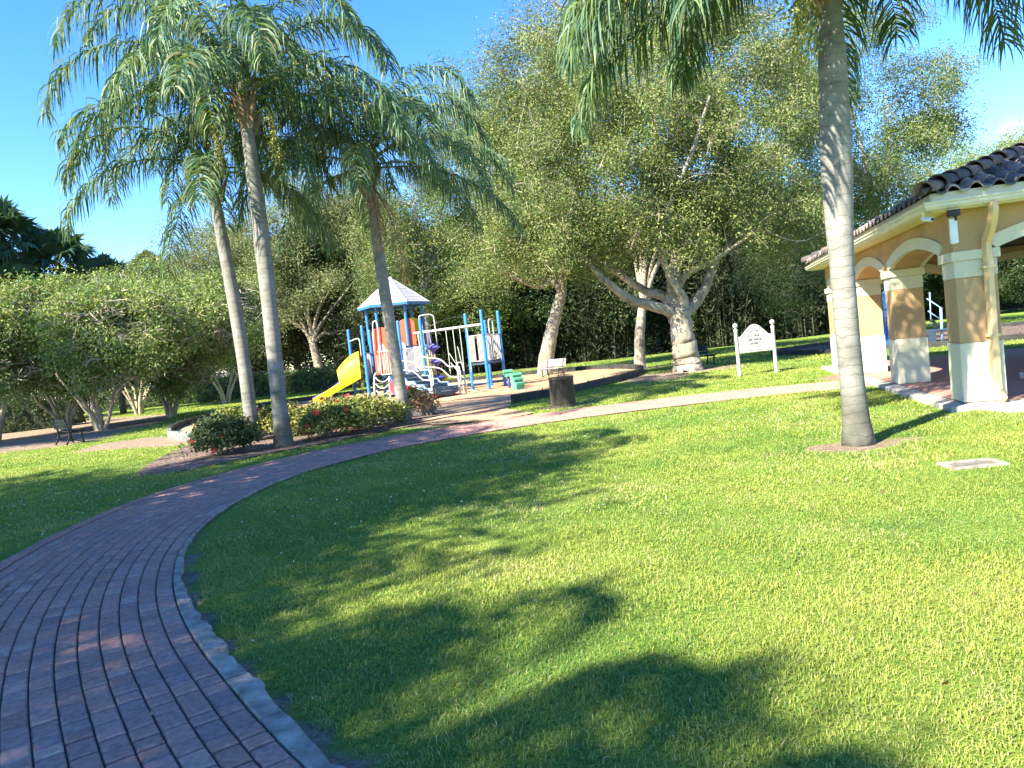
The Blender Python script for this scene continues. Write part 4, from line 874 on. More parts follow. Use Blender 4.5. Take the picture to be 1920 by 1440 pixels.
shrub('dark glossy shrub with two red blossoms left of the leftmost palm', (-6.25, 15.9), (.75, .65), .85, 116, [(.035, .065, .025), (.05, .085, .03), (.08, .11, .045)], 3, K=170, name='dark_shrub')
shrub('small half dry brown shrub at the mulch edge right of the playset palm', (-2.45, 20.3), (.45, .4), .62, 117, [(.22, .13, .08), (.30, .2, .12), (.16, .13, .06), (.15, .09, .06)], 0, K=45, per=12, name='dry_shrub', nst=26)
shrub('small shrub with orange blossoms just right of the playset palm', (-2.75, 21.0), (.4, .35), .75, 118, SHP, 5, (.7, .2, .05), K=55, name='flowering_shrub', group='flowering shrubs under the palms')

# ================================================================ PAVILION
wall_rz = math.atan2(UL[1], UL[0])
PT = thing('pavilion', 'orange and cream arched pavilion with a brown barrel tiled hip roof', 'pavilion', (PC[0], PC[1], 0))
def pl(t, d, z=0): p = UL * t + UR * d; return np.array([p[0], p[1], z])   # pavilion-local
ZF = .10; ZW = .98; ZB = 1.95; ZC = 2.20; ZS = 2.34; ZT = 2.95; TH = .56; PL_ = .55
AX = [np.r_[UL, 0], np.r_[UR, 0], np.array([0, 0, 1.])]
def pbox(t0, t1, d0, d1, z0, z1, mi=0, col=None): return box(pl((t0 + t1) / 2, (d0 + d1) / 2, (z0 + z1) / 2), (t1 - t0, d1 - d0, z1 - z0), AX, col, mi)
def pillar(t0, t1, d0, d1):
    e = .012
    o = mk('pillar', [pbox(t0 - e, t1 + e, d0 - e, d1 + e, ZF, ZW, 0), pbox(t0, t1, d0, d1, ZW, ZB, 1), pbox(t0 - e * .6, t1 + e * .6, d0 - e * .6, d1 + e * .6, ZB, ZC, 0)], [M['cream'], M['stucco']], PT)
    bevel(o, .012)
    f = .045
    bevel(mk('capital', [pbox(t0 - f, t1 + f, d0 - f, d1 + f, ZC, ZS, 0)], M['cream'], o), .01); return o
tp_ = [0, 3.71, 7.12, TL - PL_]; dp = [0, 3.15, 6.30, DL - TH]
for t0 in tp_: pillar(t0, t0 + PL_, 0, TH); pillar(t0, t0 + PL_, DL - TH, DL)
for d0 in dp[1:-1]: pillar(0, TH, d0, d0 + PL_); pillar(TL - TH, TL, d0, d0 + PL_)
def archwall(spans, along, f, thick, zt, side, rise=.24):
    """header wall with segmental arches; f(x, y, z) -> local point; also its cream trims"""
    sh = []; trims = []; x0 = spans[0][0] - along[0]; x1 = spans[-1][1] + along[1]
    xs = [x0]; zs = [ZS]
    def arch(a, b, off=0):
        w_ = (b - a) / 2; R_ = (w_ * w_ + rise * rise) / (2 * rise); c = (a + b) / 2; xx = np.linspace(a - off, b + off, 23)
        return xx, ZS + rise - R_ + np.sqrt(np.maximum((R_ + off) ** 2 - (xx - c) ** 2, 0))
    cols = [(x0, ZS)]
    for a, b in spans:
        xx, zz = arch(a, b); cols += [(a, ZS)] + list(zip(xx, zz)) + [(b, ZS)]
    cols.append((x1, ZS)); cols = np.array(cols)
    k = len(cols); P = lambda y, z: np.array([f(x, y, zz) for x, zz in zip(cols[:, 0], z)])
    V = np.vstack([P(0, cols[:, 1]), P(0, np.full(k, zt)), P(thick, cols[:, 1]), P(thick, np.full(k, zt))]); i = np.arange(k - 1)
    F = np.concatenate([np.stack(q, 1) for q in ((i, i + 1, k + i + 1, k + i), (2 * k + i + 1, 2 * k + i, 3 * k + i, 3 * k + i + 1), (i + 1, i, 2 * k + i, 2 * k + i + 1), (k + i, k + i + 1, 3 * k + i + 1, 3 * k + i))])
    F = np.vstack([F, [[0, k, 3 * k, 2 * k], [2 * k - 1, k - 1, 3 * k - 1, 4 * k - 1]]])
    o = mk('header_wall', [(V, F)], M['stucco'], PT)
    for a, b in spans:
        x1_, z1_ = arch(a, b, .0); x2_, z2_ = arch(a, b, .19); x2_ = np.clip(x2_, a - .14, b + .14); q = len(x1_)
        z2_ = np.maximum(z2_, ZS + .0)
        for y0, y1 in ((-.035, .04), (thick - .04, thick + .035)):
            V = np.vstack([[f(x, y, z) for x, z in zip(X_, Z_)] for y in (y0, y1) for X_, Z_ in ((x1_, z1_ - .004), (x2_, z2_))]); i = np.arange(q - 1)
            F = np.concatenate([np.stack(g, 1) for g in ((i, i + 1, q + i + 1, q + i), (2 * q + i + 1, 2 * q + i, 3 * q + i, 3 * q + i + 1), (i + 1, i, 2 * q + i, 2 * q + i + 1), (q + i, q + i + 1, 3 * q + i + 1, 3 * q + i))])
            F = np.vstack([F, [[0, q, 3 * q, 2 * q], [2 * q - 1, q - 1, 3 * q - 1, 4 * q - 1]]])
            mk('arch_trim', [(V, F)], M['cream'], o)
    return o
tsp = [(tp_[q] + PL_, tp_[q + 1]) for q in range(3)]; dsp = [(TH, dp[1]), (dp[1] + PL_, dp[2]), (dp[2] + PL_, DL - TH)]
archwall(tsp, (PL_, PL_), lambda x, y, z: pl(x, y, z), TH, ZT, 0)
archwall(tsp, (PL_, PL_), lambda x, y, z: pl(x, DL - y, z), TH, ZT, 0)
archwall(dsp, (-.003, -.003), lambda x, y, z: pl(y, x, z), TH - .1, ZT, 0)
archwall(dsp, (-.003, -.003), lambda x, y, z: pl(TL - y, x, z), TH - .1, ZT, 0)
# floor: light concrete rim and reddish paver field
m, nt, p, out = nodes('paver_floor'); l = nt.links; tc = nt.nodes.new('ShaderNodeTexCoord'); mp = nt.nodes.new('ShaderNodeMapping'); mp.inputs['Rotation'].default_value = (0, 0, -wall_rz); l.new(tc.outputs['Object'], mp.inputs[0])
br = nt.nodes.new('ShaderNodeTexBrick'); br.inputs['Scale'].default_value = 1; br.inputs['Brick Width'].default_value = .21; br.inputs['Row Height'].default_value = .105; br.inputs['Mortar Size'].default_value = .006; br.inputs['Bias'].default_value = -.3
br.inputs['Color1'].default_value = (.40, .20, .15, 1); br.inputs['Color2'].default_value = (.48, .28, .21, 1); br.inputs['Mortar'].default_value = (.2, .14, .11, 1); l.new(mp.outputs[0], br.inputs['Vector']); l.new(br.outputs['Color'], p.inputs['Base Color']); p.inputs['Roughness'].default_value = .75
M['pavfloor'] = m
fl = mk('floor_slab', [pbox(-.30, TL + .28, -.28, DL + .28, -.15, ZF - .02)], M['slabc'], PT); bevel(fl, .02)
mk('paver_field', [pbox(.0, TL - .0, .0, DL, ZF - .03, ZF - .006)], M['pavfloor'], fl)
mk('splash_pad', [prism([pl(a, b)[:2] for a, b in ((-.31, .10), (-.31, 1.05), (-.62, .98), (-.78, .62), (-.66, .22))], -.05, .055)], M['slabc'], PT)
# eaves, soffit, gutter and tiled hip roof
OV = .32; SL = .34; ZE = 3.16
EA = [(-OV, -OV), (TL + OV, -OV), (TL + OV, DL + OV), (-OV, DL + OV)]
so_sh = [pbox(-OV + .01, TL + OV - .01, -OV + .01, .0, ZT, ZT + .03), pbox(-OV + .01, TL + OV - .01, DL, DL + OV - .01, ZT, ZT + .03), pbox(-OV + .01, 0, 0, DL, ZT, ZT + .03), pbox(TL, TL + OV - .01, 0, DL, ZT, ZT + .03)]
mk('soffit', so_sh, M['soffit'], PT)
mk('ceiling', [pbox(.3, TL - .3, .3, DL - .3, ZT - .05, ZT + .0)], M['darkslat'], PT)
fa = mk('fascia', [pbox(-OV, TL + OV, -OV - .02, -OV, ZT - .02, ZE + .03), pbox(-OV, TL + OV, DL + OV, DL + OV + .02, ZT - .02, ZE + .03), pbox(-OV - .02, -OV, -OV, DL + OV, ZT - .02, ZE + .03), pbox(TL + OV, TL + OV + .02, -OV, DL + OV, ZT - .02, ZE + .03)], M['gutter'], PT)
gp = [(0, -.0), (.085, -.0), (.115, .04), (.115, .075), (.135, .09), (.135, .115), (.12, .115), (.10, .03), (0, .02)]   # outward, up
sh = []
def gut(off_axis):
    V = []; n = len(gp)
    for (o, u) in gp: pass
for (a, b, oa, ob, dirv) in (((-OV - .02), None, 0, 0, 'd0'), (None, None, 0, 0, 't0'), (None, None, 0, 0, 'd1'), (None, None, 0, 0, 't1')):
    n = len(gp); V = []
    for end in (0, 1):
        for (o, u) in gp:
            e = OV + .02 + o
            if dirv == 'd0': q = pl(-e if end == 0 else TL + e, -e, ZT + u)
            elif dirv == 'd1': q = pl(-e if end == 0 else TL + e, DL + e, ZT + u)
            elif dirv == 't0': q = pl(-e, -e if end == 0 else DL + e, ZT + u)
            else: q = pl(TL + e, -e if end == 0 else DL + e, ZT + u)
            V.append(q)
    k = np.arange(n); sh.append((np.array(V), np.stack([k, (k + 1) % n, n + (k + 1) % n, n + k], 1)))
mk('gutter', sh, M['gutter'], PT)
dps = catmull([pl(-OV - .09, .42, ZT + .01), pl(-OV - .09, .42, ZT - .14), pl(-.25, .42, ZT - .36), pl(-.075, .42, ZT - .52), pl(-.075, .42, ZT - .75)], 5)
dps = np.vstack([dps, [pl(-.075, .42, z) for z in np.linspace(2.1, .42, 6)], [pl(-.085, .42, .30), pl(-.13, .42, .22), pl(-.22, .42, .155), pl(-.27, .42, .125)]])
bevel(mk('downspout', [tube(dps, .05, 4, True, None, 0, (.115, .085))], M['downpipe'], PT), .008)
mk('strap', [pbox(-.135, .0, .34, .50, z, z + .035) for z in (1.05, 2.05)], M['downpipe'], PT)
rng = np.random.default_rng(33)
def tiles(name, W, f, depth):
    """barrel-tiled slope, W wide at the eave, hips at 45 degrees; f(x, up, h) -> local point"""
    per = .29; course = .34; sh = []; nc = int(depth / course) + 1
    for k in range(nc):
        u0 = k * course; u1 = min(u0 + course * 1.12, depth)
        lo, hi = u0 - .02, W - u0 + .02
        if hi - lo < .3: break
        nt_ = int(math.ceil(W / per))
        for q in range(nt_):
            xa = q * per; xb = xa + per
            if xb < lo or xa > hi: continue
            xx = np.linspace(xa, xb, 9); ph = (xx - xa) / per
            prof = np.where(ph < .62, .085 * np.sin(PI * ph / .62) ** .8, -.012 * np.sin(PI * (ph - .62) / .38)); dz = rng.normal(0, .004)
            V = []
            for (u, lift) in ((u0, .05), (u0 + .01, .052), (u1, .012)):
                xc = np.clip(xx, max(u - .03, -.1), W - u + .03)
                V += [f(x, u, h + lift + dz) for x, h in zip(xc, prof)]
            front = [f(x, u0 + .004, h + .05 + dz - .028) for x, h in zip(np.clip(xx, lo, hi), prof)]
            V = np.array(V + front); i = np.arange(8)
            F = np.concatenate([np.stack([i, i + 1, 9 + i + 1, 9 + i], 1), np.stack([9 + i, 10 + i, 19 + i, 18 + i], 1), np.stack([27 + i, 28 + i, i + 1, i], 1)])
            c = np.array([(.12, .105, .10), (.17, .14, .125), (.24, .19, .165), (.10, .095, .10), (.34, .27, .23)])[rng.choice(5, p=[.3, .3, .15, .15, .1])] * rng.uniform(.8, 1.2)
            sh.append((V, F, c))
    o = mk(name, sh, M['tile'], PT, True); return o
eo = OV + .13; WT = TL + 2 * eo; WD = DL + 2 * eo; half = min(WT, WD) / 2
tiles('roof', WT, lambda x, u, h: pl(x - eo, -eo + u, ZE - .02 + SL * u + h), half)
tiles('roof', WD, lambda x, u, h: pl(-eo + u, x - eo, ZE - .02 + SL * u + h), half)
tiles('roof', WT, lambda x, u, h: pl(x - eo, DL + eo - u, ZE - .02 + SL * u + h), half)
tiles('roof', WD, lambda x, u, h: pl(TL + eo - u, x - eo, ZE - .02 + SL * u + h), half)
mk('roof_deck', [(np.array([pl(-OV, -OV, ZE - .03), pl(TL + OV, -OV, ZE - .03), pl(TL + OV, DL + OV, ZE - .03), pl(-OV, DL + OV, ZE - .03), pl(TL / 2 - .3, DL / 2, ZE - .03 + SL * (half - .13)), pl(TL / 2 + .3, DL / 2, ZE - .03 + SL * (half - .13))]),
     [np.array([[0, 1, 5, 4], [2, 3, 4, 5]]), np.array([[1, 2, 5], [3, 0, 4]])])], M['darkslat'], PT)
def caps(p0, p1):
    p0, p1 = np.array(p0), np.array(p1); L = np.linalg.norm(p1 - p0); d = (p1 - p0) / L; n = int(L / .36); sh = []
    s = nrm(np.cross(d, [0, 0, 1.])); up = np.cross(s, d)
    for k in range(n):
        V = []; jit = rng.normal(0, .008, 3)
        for (tt, R_, lift) in ((k * .36, .155, .055), (k * .36 + .46, .118, .02)):
            c = p0 + d * tt + jit + up * lift
            for R2 in (R_, R_ - .022):
                V += [c + s * R2 * math.cos(a) + up * R2 * math.sin(a) * .9 for a in np.linspace(-.25, PI + .25, 11)]
        i = np.arange(10); F = np.concatenate([np.stack([i, i + 1, 22 + i + 1, 22 + i], 1), np.stack([11 + i + 1, 11 + i, 33 + i, 33 + i + 1], 1), np.stack([11 + i, 12 + i, i + 1, i], 1), np.stack([22 + i, 23 + i, 34 + i, 33 + i], 1)])
        c = np.array([(.09, .08, .08), (.12, .10, .095), (.16, .125, .11)])[rng.integers(0, 3)] * rng.uniform(.85, 1.15); sh.append((np.array(V), F, c))
    return mk('ridge_caps', sh, M['tile'], PT, True)
ap0 = pl(TL / 2 - (TL - DL) / 2 if TL > DL else TL / 2, DL / 2, ZE + SL * half + .04); ap1 = pl(TL / 2 + (TL - DL) / 2, DL / 2, ZE + SL * half + .04)
for (c0, ap) in (((-eo, -eo), ap0), ((TL + eo, -eo), ap1), ((TL + eo, DL + eo), ap1), ((-eo, DL + eo), ap0)): caps(pl(c0[0], c0[1], ZE + .03), ap)
caps(ap0, ap1)
# small fittings under the eave
q = at(1786, 408, 10.75)
t = thing('antenna_box', 'flat white upright box on a black bracket under the pavilion eave', 'antenna', (q[0], q[1], 2.47), wall_rz + PI / 2)
bevel(mk('housing', [box((0, 0, .15), (.105, .05, .36))], M['wplastic'], t), .015, 3); mk('bracket', [box((.0, .05, .40), (.15, .10, .09)), box((-.03, .02, .34), (.03, .03, .1))], M['black'], t)
q = at(1737, 413, 10.9)
t = thing('security_camera', 'small white bullet camera under the corner of the pavilion eave', 'camera', (q[0], q[1], ZT), wall_rz)
mk('body', [tube([(.06, .03, -.09), (-.10, -.05, -.13)], [.035, .035], 14)], M['wplastic'], t, False); mk('lens', [tube([(-.10, -.05, -.13), (-.106, -.053, -.1315)], [.026, .026], 12)], M['black'], t); mk('mount', [tube([(.03, .015, -.10), (.04, .03, .0)], [.016, .03], 10)], M['soffit'], t)
q = at(1913, 664, 13.5)
t = mk('paper_cup', [lathe([(.03, 0), (.04, .10), (.042, .10), (.042, .105), (.036, .105)], 16)], M['wplastic'], None, True); t.location = (q[0], q[1], ZF - .006)
tag(t, 'small white cup left on the pavilion floor', 'cup')

# ================================================================ SIGN, BIN, BENCHES
ps = at(1387, 705, 22.9); p2 = at(1456, 698, 22.9); SX = (ps[0] + p2[0]) / 2; hw = (p2[0] - ps[0]) / 2
t = thing('park_sign', 'white scalloped sign board between two ball topped posts on the lawn', 'sign', (SX, 22.9, 0), .0)
for sx_ in (-1, 1):
    o = mk('post', [lathe([(.055, -.1), (.055, 1.36), (.062, 1.37), (.062, 1.43), (.03, 1.45), (.03, 1.475), (.06, 1.50), (.078, 1.55), (.06, 1.60), (.02, 1.625), (.0, 1.628)], 16, (sx_ * hw, 0, 0))], M['signw'], t, True); smooth_by(o)
k = hw - .062; xs = np.linspace(-1, 1, 49)
def signtop(x):
    a = abs(x)
    return 1.20 + .0 * a if a > .86 else 1.20 + .085 * (1 - (a - .70) / .16) if a > .70 else 1.30 + .26 * math.cos(a / .70 * PI / 2) ** 1.1 - .015
prof = [(x * k, signtop(x)) for x in xs]; out_ = [(-k, .70)] + [(k, .70)] + prof[::-1]
bevel(mk('board', [prism(out_, -.022, .022, lambda x, z, a: (x, a, z))], M['signw'], t), .006)
edge = np.array([(x, -.026, z - .045) for x, z in prof if abs(x) < k - .05]); mk('moulding', [tube(edge, .008, 5), tube([(-k + .05, -.026, .755), (k - .05, -.026, .755)], .008, 5)], M['letter'], t)
r = random.Random(8); sh = []
for z, n, w_ in ((1.335, 9, .26), (1.20, 14, .52), (1.075, 12, .50), (.955, 7, .30)):
    for q in range(n):
        x = -w_ / 2 + w_ * (q + .5) / n; h = .062 if z < 1.3 else .04; a = w_ / n * .30
        pick = r.random()
        if pick < .15: continue
        sh.append(box((x - a, -.0235, z), (.018, .006, h)))
        if pick > .35: sh.append(box((x, -.0235, z + h / 2 * r.choice((-1, 0, 1)) * .85), (a * 1.8, .006, .016)))
        if pick > .6: sh.append(box((x + a, -.0235, z), (.016, .006, h)))
mk('lettering', sh, M['letter'], t)

q = at(1057, 763, 18.7)
t = thing('litter_bin', 'brown mesh litter bin standing at the edge of the brick path', 'bin', (q[0], 18.7, 0))
sh = []; Rb = .305; Hb = .76
for k in range(40):
    for s_ in (-1, 1):
        a = k * 2 * PI / 40 + s_ * np.linspace(0, .95, 10); sh.append(tube(np.stack([Rb * np.cos(a), Rb * np.sin(a), np.linspace(.05, Hb - .03, 10)], 1), .0065, 4, False))
mk('mesh_side', sh, M['trash'], t)
for nm, z0, z1 in (('base_ring', .0, .06), ('rim', Hb - .04, Hb + .01)): mk(nm, [lathe([(Rb - .02, z0), (Rb + .016, z0), (Rb + .016, z1), (Rb - .02, z1)], 32)], M['trash'], t)
mk('liner', [lathe([(Rb - .03, .03), (Rb - .025, Hb - .05), (Rb - .05, Hb - .05), (Rb - .055, .06)], 24)], M['liner'], t)
def bench(label, loc, face, slat, leg, L=1.25, s=1.0, group='park benches'):
    """bench facing the horizontal angle face"""
    T = thing('park_bench', label, 'bench', (loc[0], loc[1], loc[2] if len(loc) > 2 else 0), face, group); T.scale = (s, s, s)
    for k in range(4): bevel(mk('seat_slat', [box((.40 - k * .105, 0, .43 + .012 * (k == 0)), (.09, L, .035))], slat, T), .006)
    for k in range(3):
        z = .56 + k * .115; x = -.04 - .035 * k; bevel(mk('back_slat', [box((x, 0, z), (.032, L, .095), [[.96, 0, .28], [0, 1, 0], [-.28, 0, .96]])], slat, T), .006)
    for y in (-L / 2 + .14, L / 2 - .14):
        bevel(mk('leg_frame', [tube(catmull([(.44, y, 0), (.38, y, .2), (.40, y, .40)], 4), .03, 4, True, None, 0, (.05, .05)), tube(catmull([(-.10, y, 0), (.0, y, .22), (.02, y, .42), (-.10, y, .86)], 4), .03, 4, True, None, 0, (.05, .05)), beam((.42, y, .40), (.0, y, .40), .05, .04), beam((.40, y, .05), (-.06, y, .20), .03, .03)], leg, T), .006)
    return T
bench('dark slatted park bench seen from behind under the low trees', (-14.9, 24.6, .0), math.atan2(.75, .66), M['darkslat'], M['black'], 1.3)
q = at(1042, 702, 35.2)
bench('pale grey slatted park bench beside the leaning oak', (q[0], 35.2, .0), math.atan2(-.72, -.70), M['greyslat'], M['trash'], 1.25)
q = at(1312, 690, 30.2)
bench('dark bench half hidden behind the trunk of the broad oak', (q[0] + .1, 30.6, 0), math.atan2(-.9, .5), M['darkslat'], M['black'], 1.2)

# pit borders of interlocking rubber timbers
def borders(name, label, pts, h, mats, skip=()):
    pts = np.asarray(pts); T = thing(name, label, 'border', (pts[0][0], pts[0][1], 0)); d = np.r_[0, np.cumsum(np.linalg.norm(np.diff(pts, axis=0), axis=1))]; n = max(1, int(round(d[-1] / 1.22)))
    for k in range(n):
        q = np.linspace(d[-1] * k / n, d[-1] * (k + 1) / n, 3); P = np.stack([np.interp(q, d, pts[:, 0]), np.interp(q, d, pts[:, 1])], 1); a, b = P[0], P[-1]; u = nrm(b - a); z = h - .02 * ((k * 7) % 3) / 3
        nn = np.r_[-u[1], u[0], 0]; a3, b3 = np.r_[a - pts[0], z / 2 - .02], np.r_[b - pts[0], z / 2 - .02]
        sh = [beam(a3 + np.r_[u, 0] * .01, b3 - np.r_[u, 0] * .06, .10, z + .04), beam(b3 - np.r_[u, 0] * .09, b3 + np.r_[u, 0] * .03, .07, z - .02)]
        for w_ in np.linspace(.12, .82, 6): c = a3 + (b3 - a3) * w_; sh.append(box(c + [0, 0, -.01], (.10, .112, z * .45), [np.r_[u, 0], nn, [0, 0, 1]]))
        sh.append(tube([b3 + [0, 0, 0], b3 + [0, 0, z / 2 + .07]], .018, 8))
        bevel(mk('border_timber', sh, M[mats[0] if k >= len(skip) or not skip[k] else mats[1]], T), .008)
    return T
borders('pit_border', 'black rubber timber border curving round the right end of the mulch pit', PIT[48:][::-1], .26, ('border',))
borders('pit_border', 'black rubber timber border round the far side of the mulch pit', PIT[:49], .24, ('border',))
borders('pit_border', 'grey rubber timber border at the near left end of the mulch pit', PIT_L, .26, ('greyborder',))
borders('pit_border', 'black rubber border round the farther mulch pit behind the pavilion', PIT2, .2, ('border',))

# ================================================================ PLAYSET
O = np.array([-3.5, 31.0, 0.0])
PS = thing('playset', 'blue posted playset with a pale hexagonal roof, yellow slide and white railings', 'playset', O)
def W(u, v, Y): return at(u, v, Y) - O
def gp_(u, Y, z=0): return np.array([ground_x(u, Y), Y, z]) - O
POST = {}
def post(key, u, Y, h, r=.068, mat='pblue'):
    b = gp_(u, Y); POST[key] = b
    pr = [(r, -.1), (r, h - .06), (r * .9, h - .025), (r * .55, h - .004), (.0, h)]
    o = smooth_by(mk('post', [lathe(pr, 14, b)], M[mat], PS, True))
    return o
def collar(key, z): b = POST[key]; return lathe([(.075, z - .035), (.085, z - .03), (.085, z + .03), (.075, z + .035)], 14, b)
for key, u, Y, h in (('a', 668, 32.8, 3.15), ('b', 694, 31.4, 3.2), ('d', 707, 33.0, 3.05), ('e', 762, 30.7, 3.2), ('f', 780, 32.6, 3.05), ('g', 803, 30.7, 3.2),
                     ('i', 887.5, 30.6, 3.2), ('j', 917.5, 30.0, 3.25), ('k', 948, 31.3, 3.2), ('n', 922, 32.4, 2.9)): post(key, u, Y, h)
RCX, RCY = ground_x(757, 33.4), 33.4
HEX = [(RCX + 1.25 * math.cos(k * PI / 3) - O[0], RCY + 1.25 * math.sin(k * PI / 3) - O[1]) for k in range(6)]
ze, za = 4.02, 5.22
for q, (x, y) in enumerate(HEX): smooth_by(mk('post', [lathe([(.068, -.1), (.068, ze + .1)], 14, (x, y, 0))], M['pblue'], PS, True))
# hexagonal roof: six ribbed panels, blue rim
c = np.array([RCX - O[0], RCY - O[1], 0]); Rr = 1.58; cor = [c + np.array([Rr * math.cos(k * PI / 3), Rr * math.sin(k * PI / 3), ze]) for k in range(6)]; apx = c + [0, 0, za]
sh = []; rim = []
for k in range(6):
    p_, q_ = cor[k], cor[(k + 1) % 6]; n = nrm(np.cross(q_ - p_, apx - p_)); rows = 9
    for r_ in range(rows):
        f0, f1 = r_ / rows, (r_ + 1) / rows; a_, b_ = p_ + (apx - p_) * f0, q_ + (apx - q_) * f0; d_, e_ = p_ + (apx - p_) * f1, q_ + (apx - q_) * f1
        V = [a_ + n * .02, b_ + n * .02, e_ + n * .012, d_ + n * .012, a_ - n * .02, b_ - n * .02]; sh.append((np.array(V), [np.array([[0, 1, 2, 3], [4, 5, 1, 0]])]))
    rim.append(beam(p_ + [0, 0, -.03], q_ + [0, 0, -.03], .07, .11)); sh.append(tube([p_ + n * .02, apx + n * .02], .032, 6))
rf = mk('roof', sh, M['proof'], PS); mk('rim', rim, M['pblue'], rf); mk('finial', [lathe([(.10, za - .05), (.10, za + .02), (.03, za + .08), (0, za + .09)], 12, c)], M['proof'], rf)
# decks
deck_z = .98
def deck(pts, z): return bevel(mk('deck', [prism(pts, z - .07, z)], M['pstep'], PS), .01)
deck(HEX, deck_z); deck([POST['a'][:2], POST['b'][:2], (HEX[4][0], HEX[4][1]), (HEX[3][0], HEX[3][1])], deck_z)
deck([POST['e'][:2], POST['g'][:2], POST['f'][:2] + [.25, 0], (HEX[4][0], HEX[4][1])], deck_z)
deck([POST['i'][:2], POST['j'][:2], POST['k'][:2], POST['n'][:2]], 1.12)
mk('clamp', [collar(k_, z) for k_ in 'abdefg' for z in (deck_z - .03, 2.0)] + [collar(k_, z) for k_ in 'ijk' for z in (1.08, 2.24, .35)], M['pblue'], PS)['kind'] = 'stuff'
def panel(p, q, z0, z1, n=9, gap=None, mat='pwhite', inset=.10, arch=0):
    """railing panel of upright rods between two posts"""
    p, q = np.array(p[:2]), np.array(q[:2]); L = np.linalg.norm(q - p); u = (q - p) / L; a = p + u * inset; b = q - u * inset; sh = []
    P = lambda t, z: np.r_[a + (b - a) * t, z]
    sh.append(tube([np.r_[p, z1], np.r_[q, z1]], .022, 8)); sh.append(tube([P(0, z0), P(1, z0)], .018, 6))
    for k in range(n):
        t = k / (n - 1)
        if gap and gap[0] < t < gap[1]: continue
        sh.append(tube([P(t, z0), P(t, z1)], .0165, 6, False))
    if arch:
        t0, t1 = .36, .64; zz = z1 + arch; m = (t0 + t1) / 2
        sh.append(tube(catmull([P(t0, z0), P(t0, z1), P(t0, zz - .16), P(t0 + .05, zz - .04), P(m, zz), P(t1 - .05, zz - .04), P(t1, zz - .16), P(t1, z1), P(t1, z0)], 5), .026, 8))
    return mk('railing', sh, M[mat], PS, True)
panel(POST['i'], POST['j'], 1.2, 2.24, 12, (.42, .62)); panel(POST['j'], POST['k'], 1.2, 2.24, 12, (.37, .63), arch=.62); panel(POST['n'], POST['k'], 1.2, 2.24, 8)
panel(POST['b'], (HEX[3][0] + .0, HEX[3][1]), 1.05, 2.02, 10); panel(W(712, 700, 31.2), POST['e'], 1.05, 2.02, 9)
panel(POST['e'], POST['e'] + np.array([.72, .3, 0]), 1.05, 2.02, 9, inset=.2); panel(POST['g'] + np.array([-.42, .2, 0]), POST['g'], 1.05, 2.05, 8, inset=.04); panel(POST['g'], POST['g'] + np.array([.4, .9, 0]), 1.05, 2.05, 7, inset=.06)
# overhead beam with hanging ropes between the towers
bA = np.r_[POST['f'][:2], 0]; bz = lambda t: np.r_[POST['f'][:2] + (POST['j'][:2] - POST['f'][:2]) * t, 2.66]
mk('overhead_beam', [tube([bz(-.06), bz(1.0)], .055, 10)], M['pwhite'], PS, True)
for t in (.52, .615, .705, .80):
    a_ = bz(t); sh = [tube(catmull([a_, a_ + [.01, 0, -1.0], a_ + [0, 0, -1.9]], 5), .014, 5)]
    if t > .5: sh.append(tube([a_ + [0, 0, -1.72], a_ + [.0, .0, -1.75]], .03, 6))
    mk('hanging_rope', sh, M['rope'], PS, True)
lo = [tube([bz(.50) + [0, 0, -1.9], bz(.82) + [0, 0, -1.9]], .016, 6), tube([np.r_[POST['i'][:2], .34], np.r_[POST['j'][:2], .34]], .04, 8)]
mk('low_rail', [lo[1]], M['pwhite'], PS, True)
mk('net', [tube([W(842, 662, 31), W(872, 708, 31), W(858, 650, 31)], .012, 5), tube([W(845, 680, 31), W(876, 716, 31), W(874, 735, 31)], .012, 5), tube([W(866, 715, 31), W(880, 712, 31)], .012, 5), tube([W(868, 716, 31), W(870, 738, 31)], .012, 5)], M['rope'], PS, True)['kind'] = 'stuff'
# yellow hooded slide with a purple lane beside it
mouth = (POST['a'] + POST['b']) / 2 + [0, 0, 1.0]; d = nrm(np.array([POST['a'][1] - POST['b'][1], -(POST['a'][0] - POST['b'][0]), 0]) * -1); d = nrm(np.array([-1.0, -.15, 0])); s = np.array([-d[1], d[0], 0])
L_ = 1.95
def chute(name, mat, off, wid, z0, prof, end, side=.24):
    n = 17; V = []; cs = [(-wid / 2 - .03, side), (-wid / 2, side + .01), (-wid / 2 + .03, side - .02), (-wid / 2 + .07, .05), (-wid / 4, 0), (wid / 4, 0), (wid / 2 - .07, .05), (wid / 2 - .03, side - .02), (wid / 2, side + .01), (wid / 2 + .03, side), (wid / 2 - .01, -.05), (-wid / 2 + .01, -.05)]
    for k in range(n):
        t = k / (n - 1); c_ = mouth + d * (.05 + t * end) + s * off; z = prof(t)
        for (y, h) in cs: V.append([c_[0] + s[0] * y, c_[1] + s[1] * y, z + h])
    m_ = len(cs); i = np.arange(m_); F = np.concatenate([np.stack([k * m_ + i, k * m_ + (i + 1) % m_, (k + 1) * m_ + (i + 1) % m_, (k + 1) * m_ + i], 1) for k in range(n - 1)])
    return smooth_by(mk(name, [(np.array(V), [F, i[::-1].reshape(1, -1), ((n - 1) * m_ + i).reshape(1, -1)])], M[mat], PS, True), 50)
sl_ = chute('slide', 'pyellow', .32, .64, 1, lambda t: .98 * (1 - t) ** 1.08 * .9 + .10 + .05 * math.sin(t * PI), L_)
chute('slide_lane', 'ppurple', -.36, .58, 1, lambda t: .98 * (1 - t) ** 1.05 * .9 + .13 + .09 * math.sin(t * 2.2 * PI) * (1 - t * .4) + .1 * math.sin(t * PI), L_ + .1, .2)
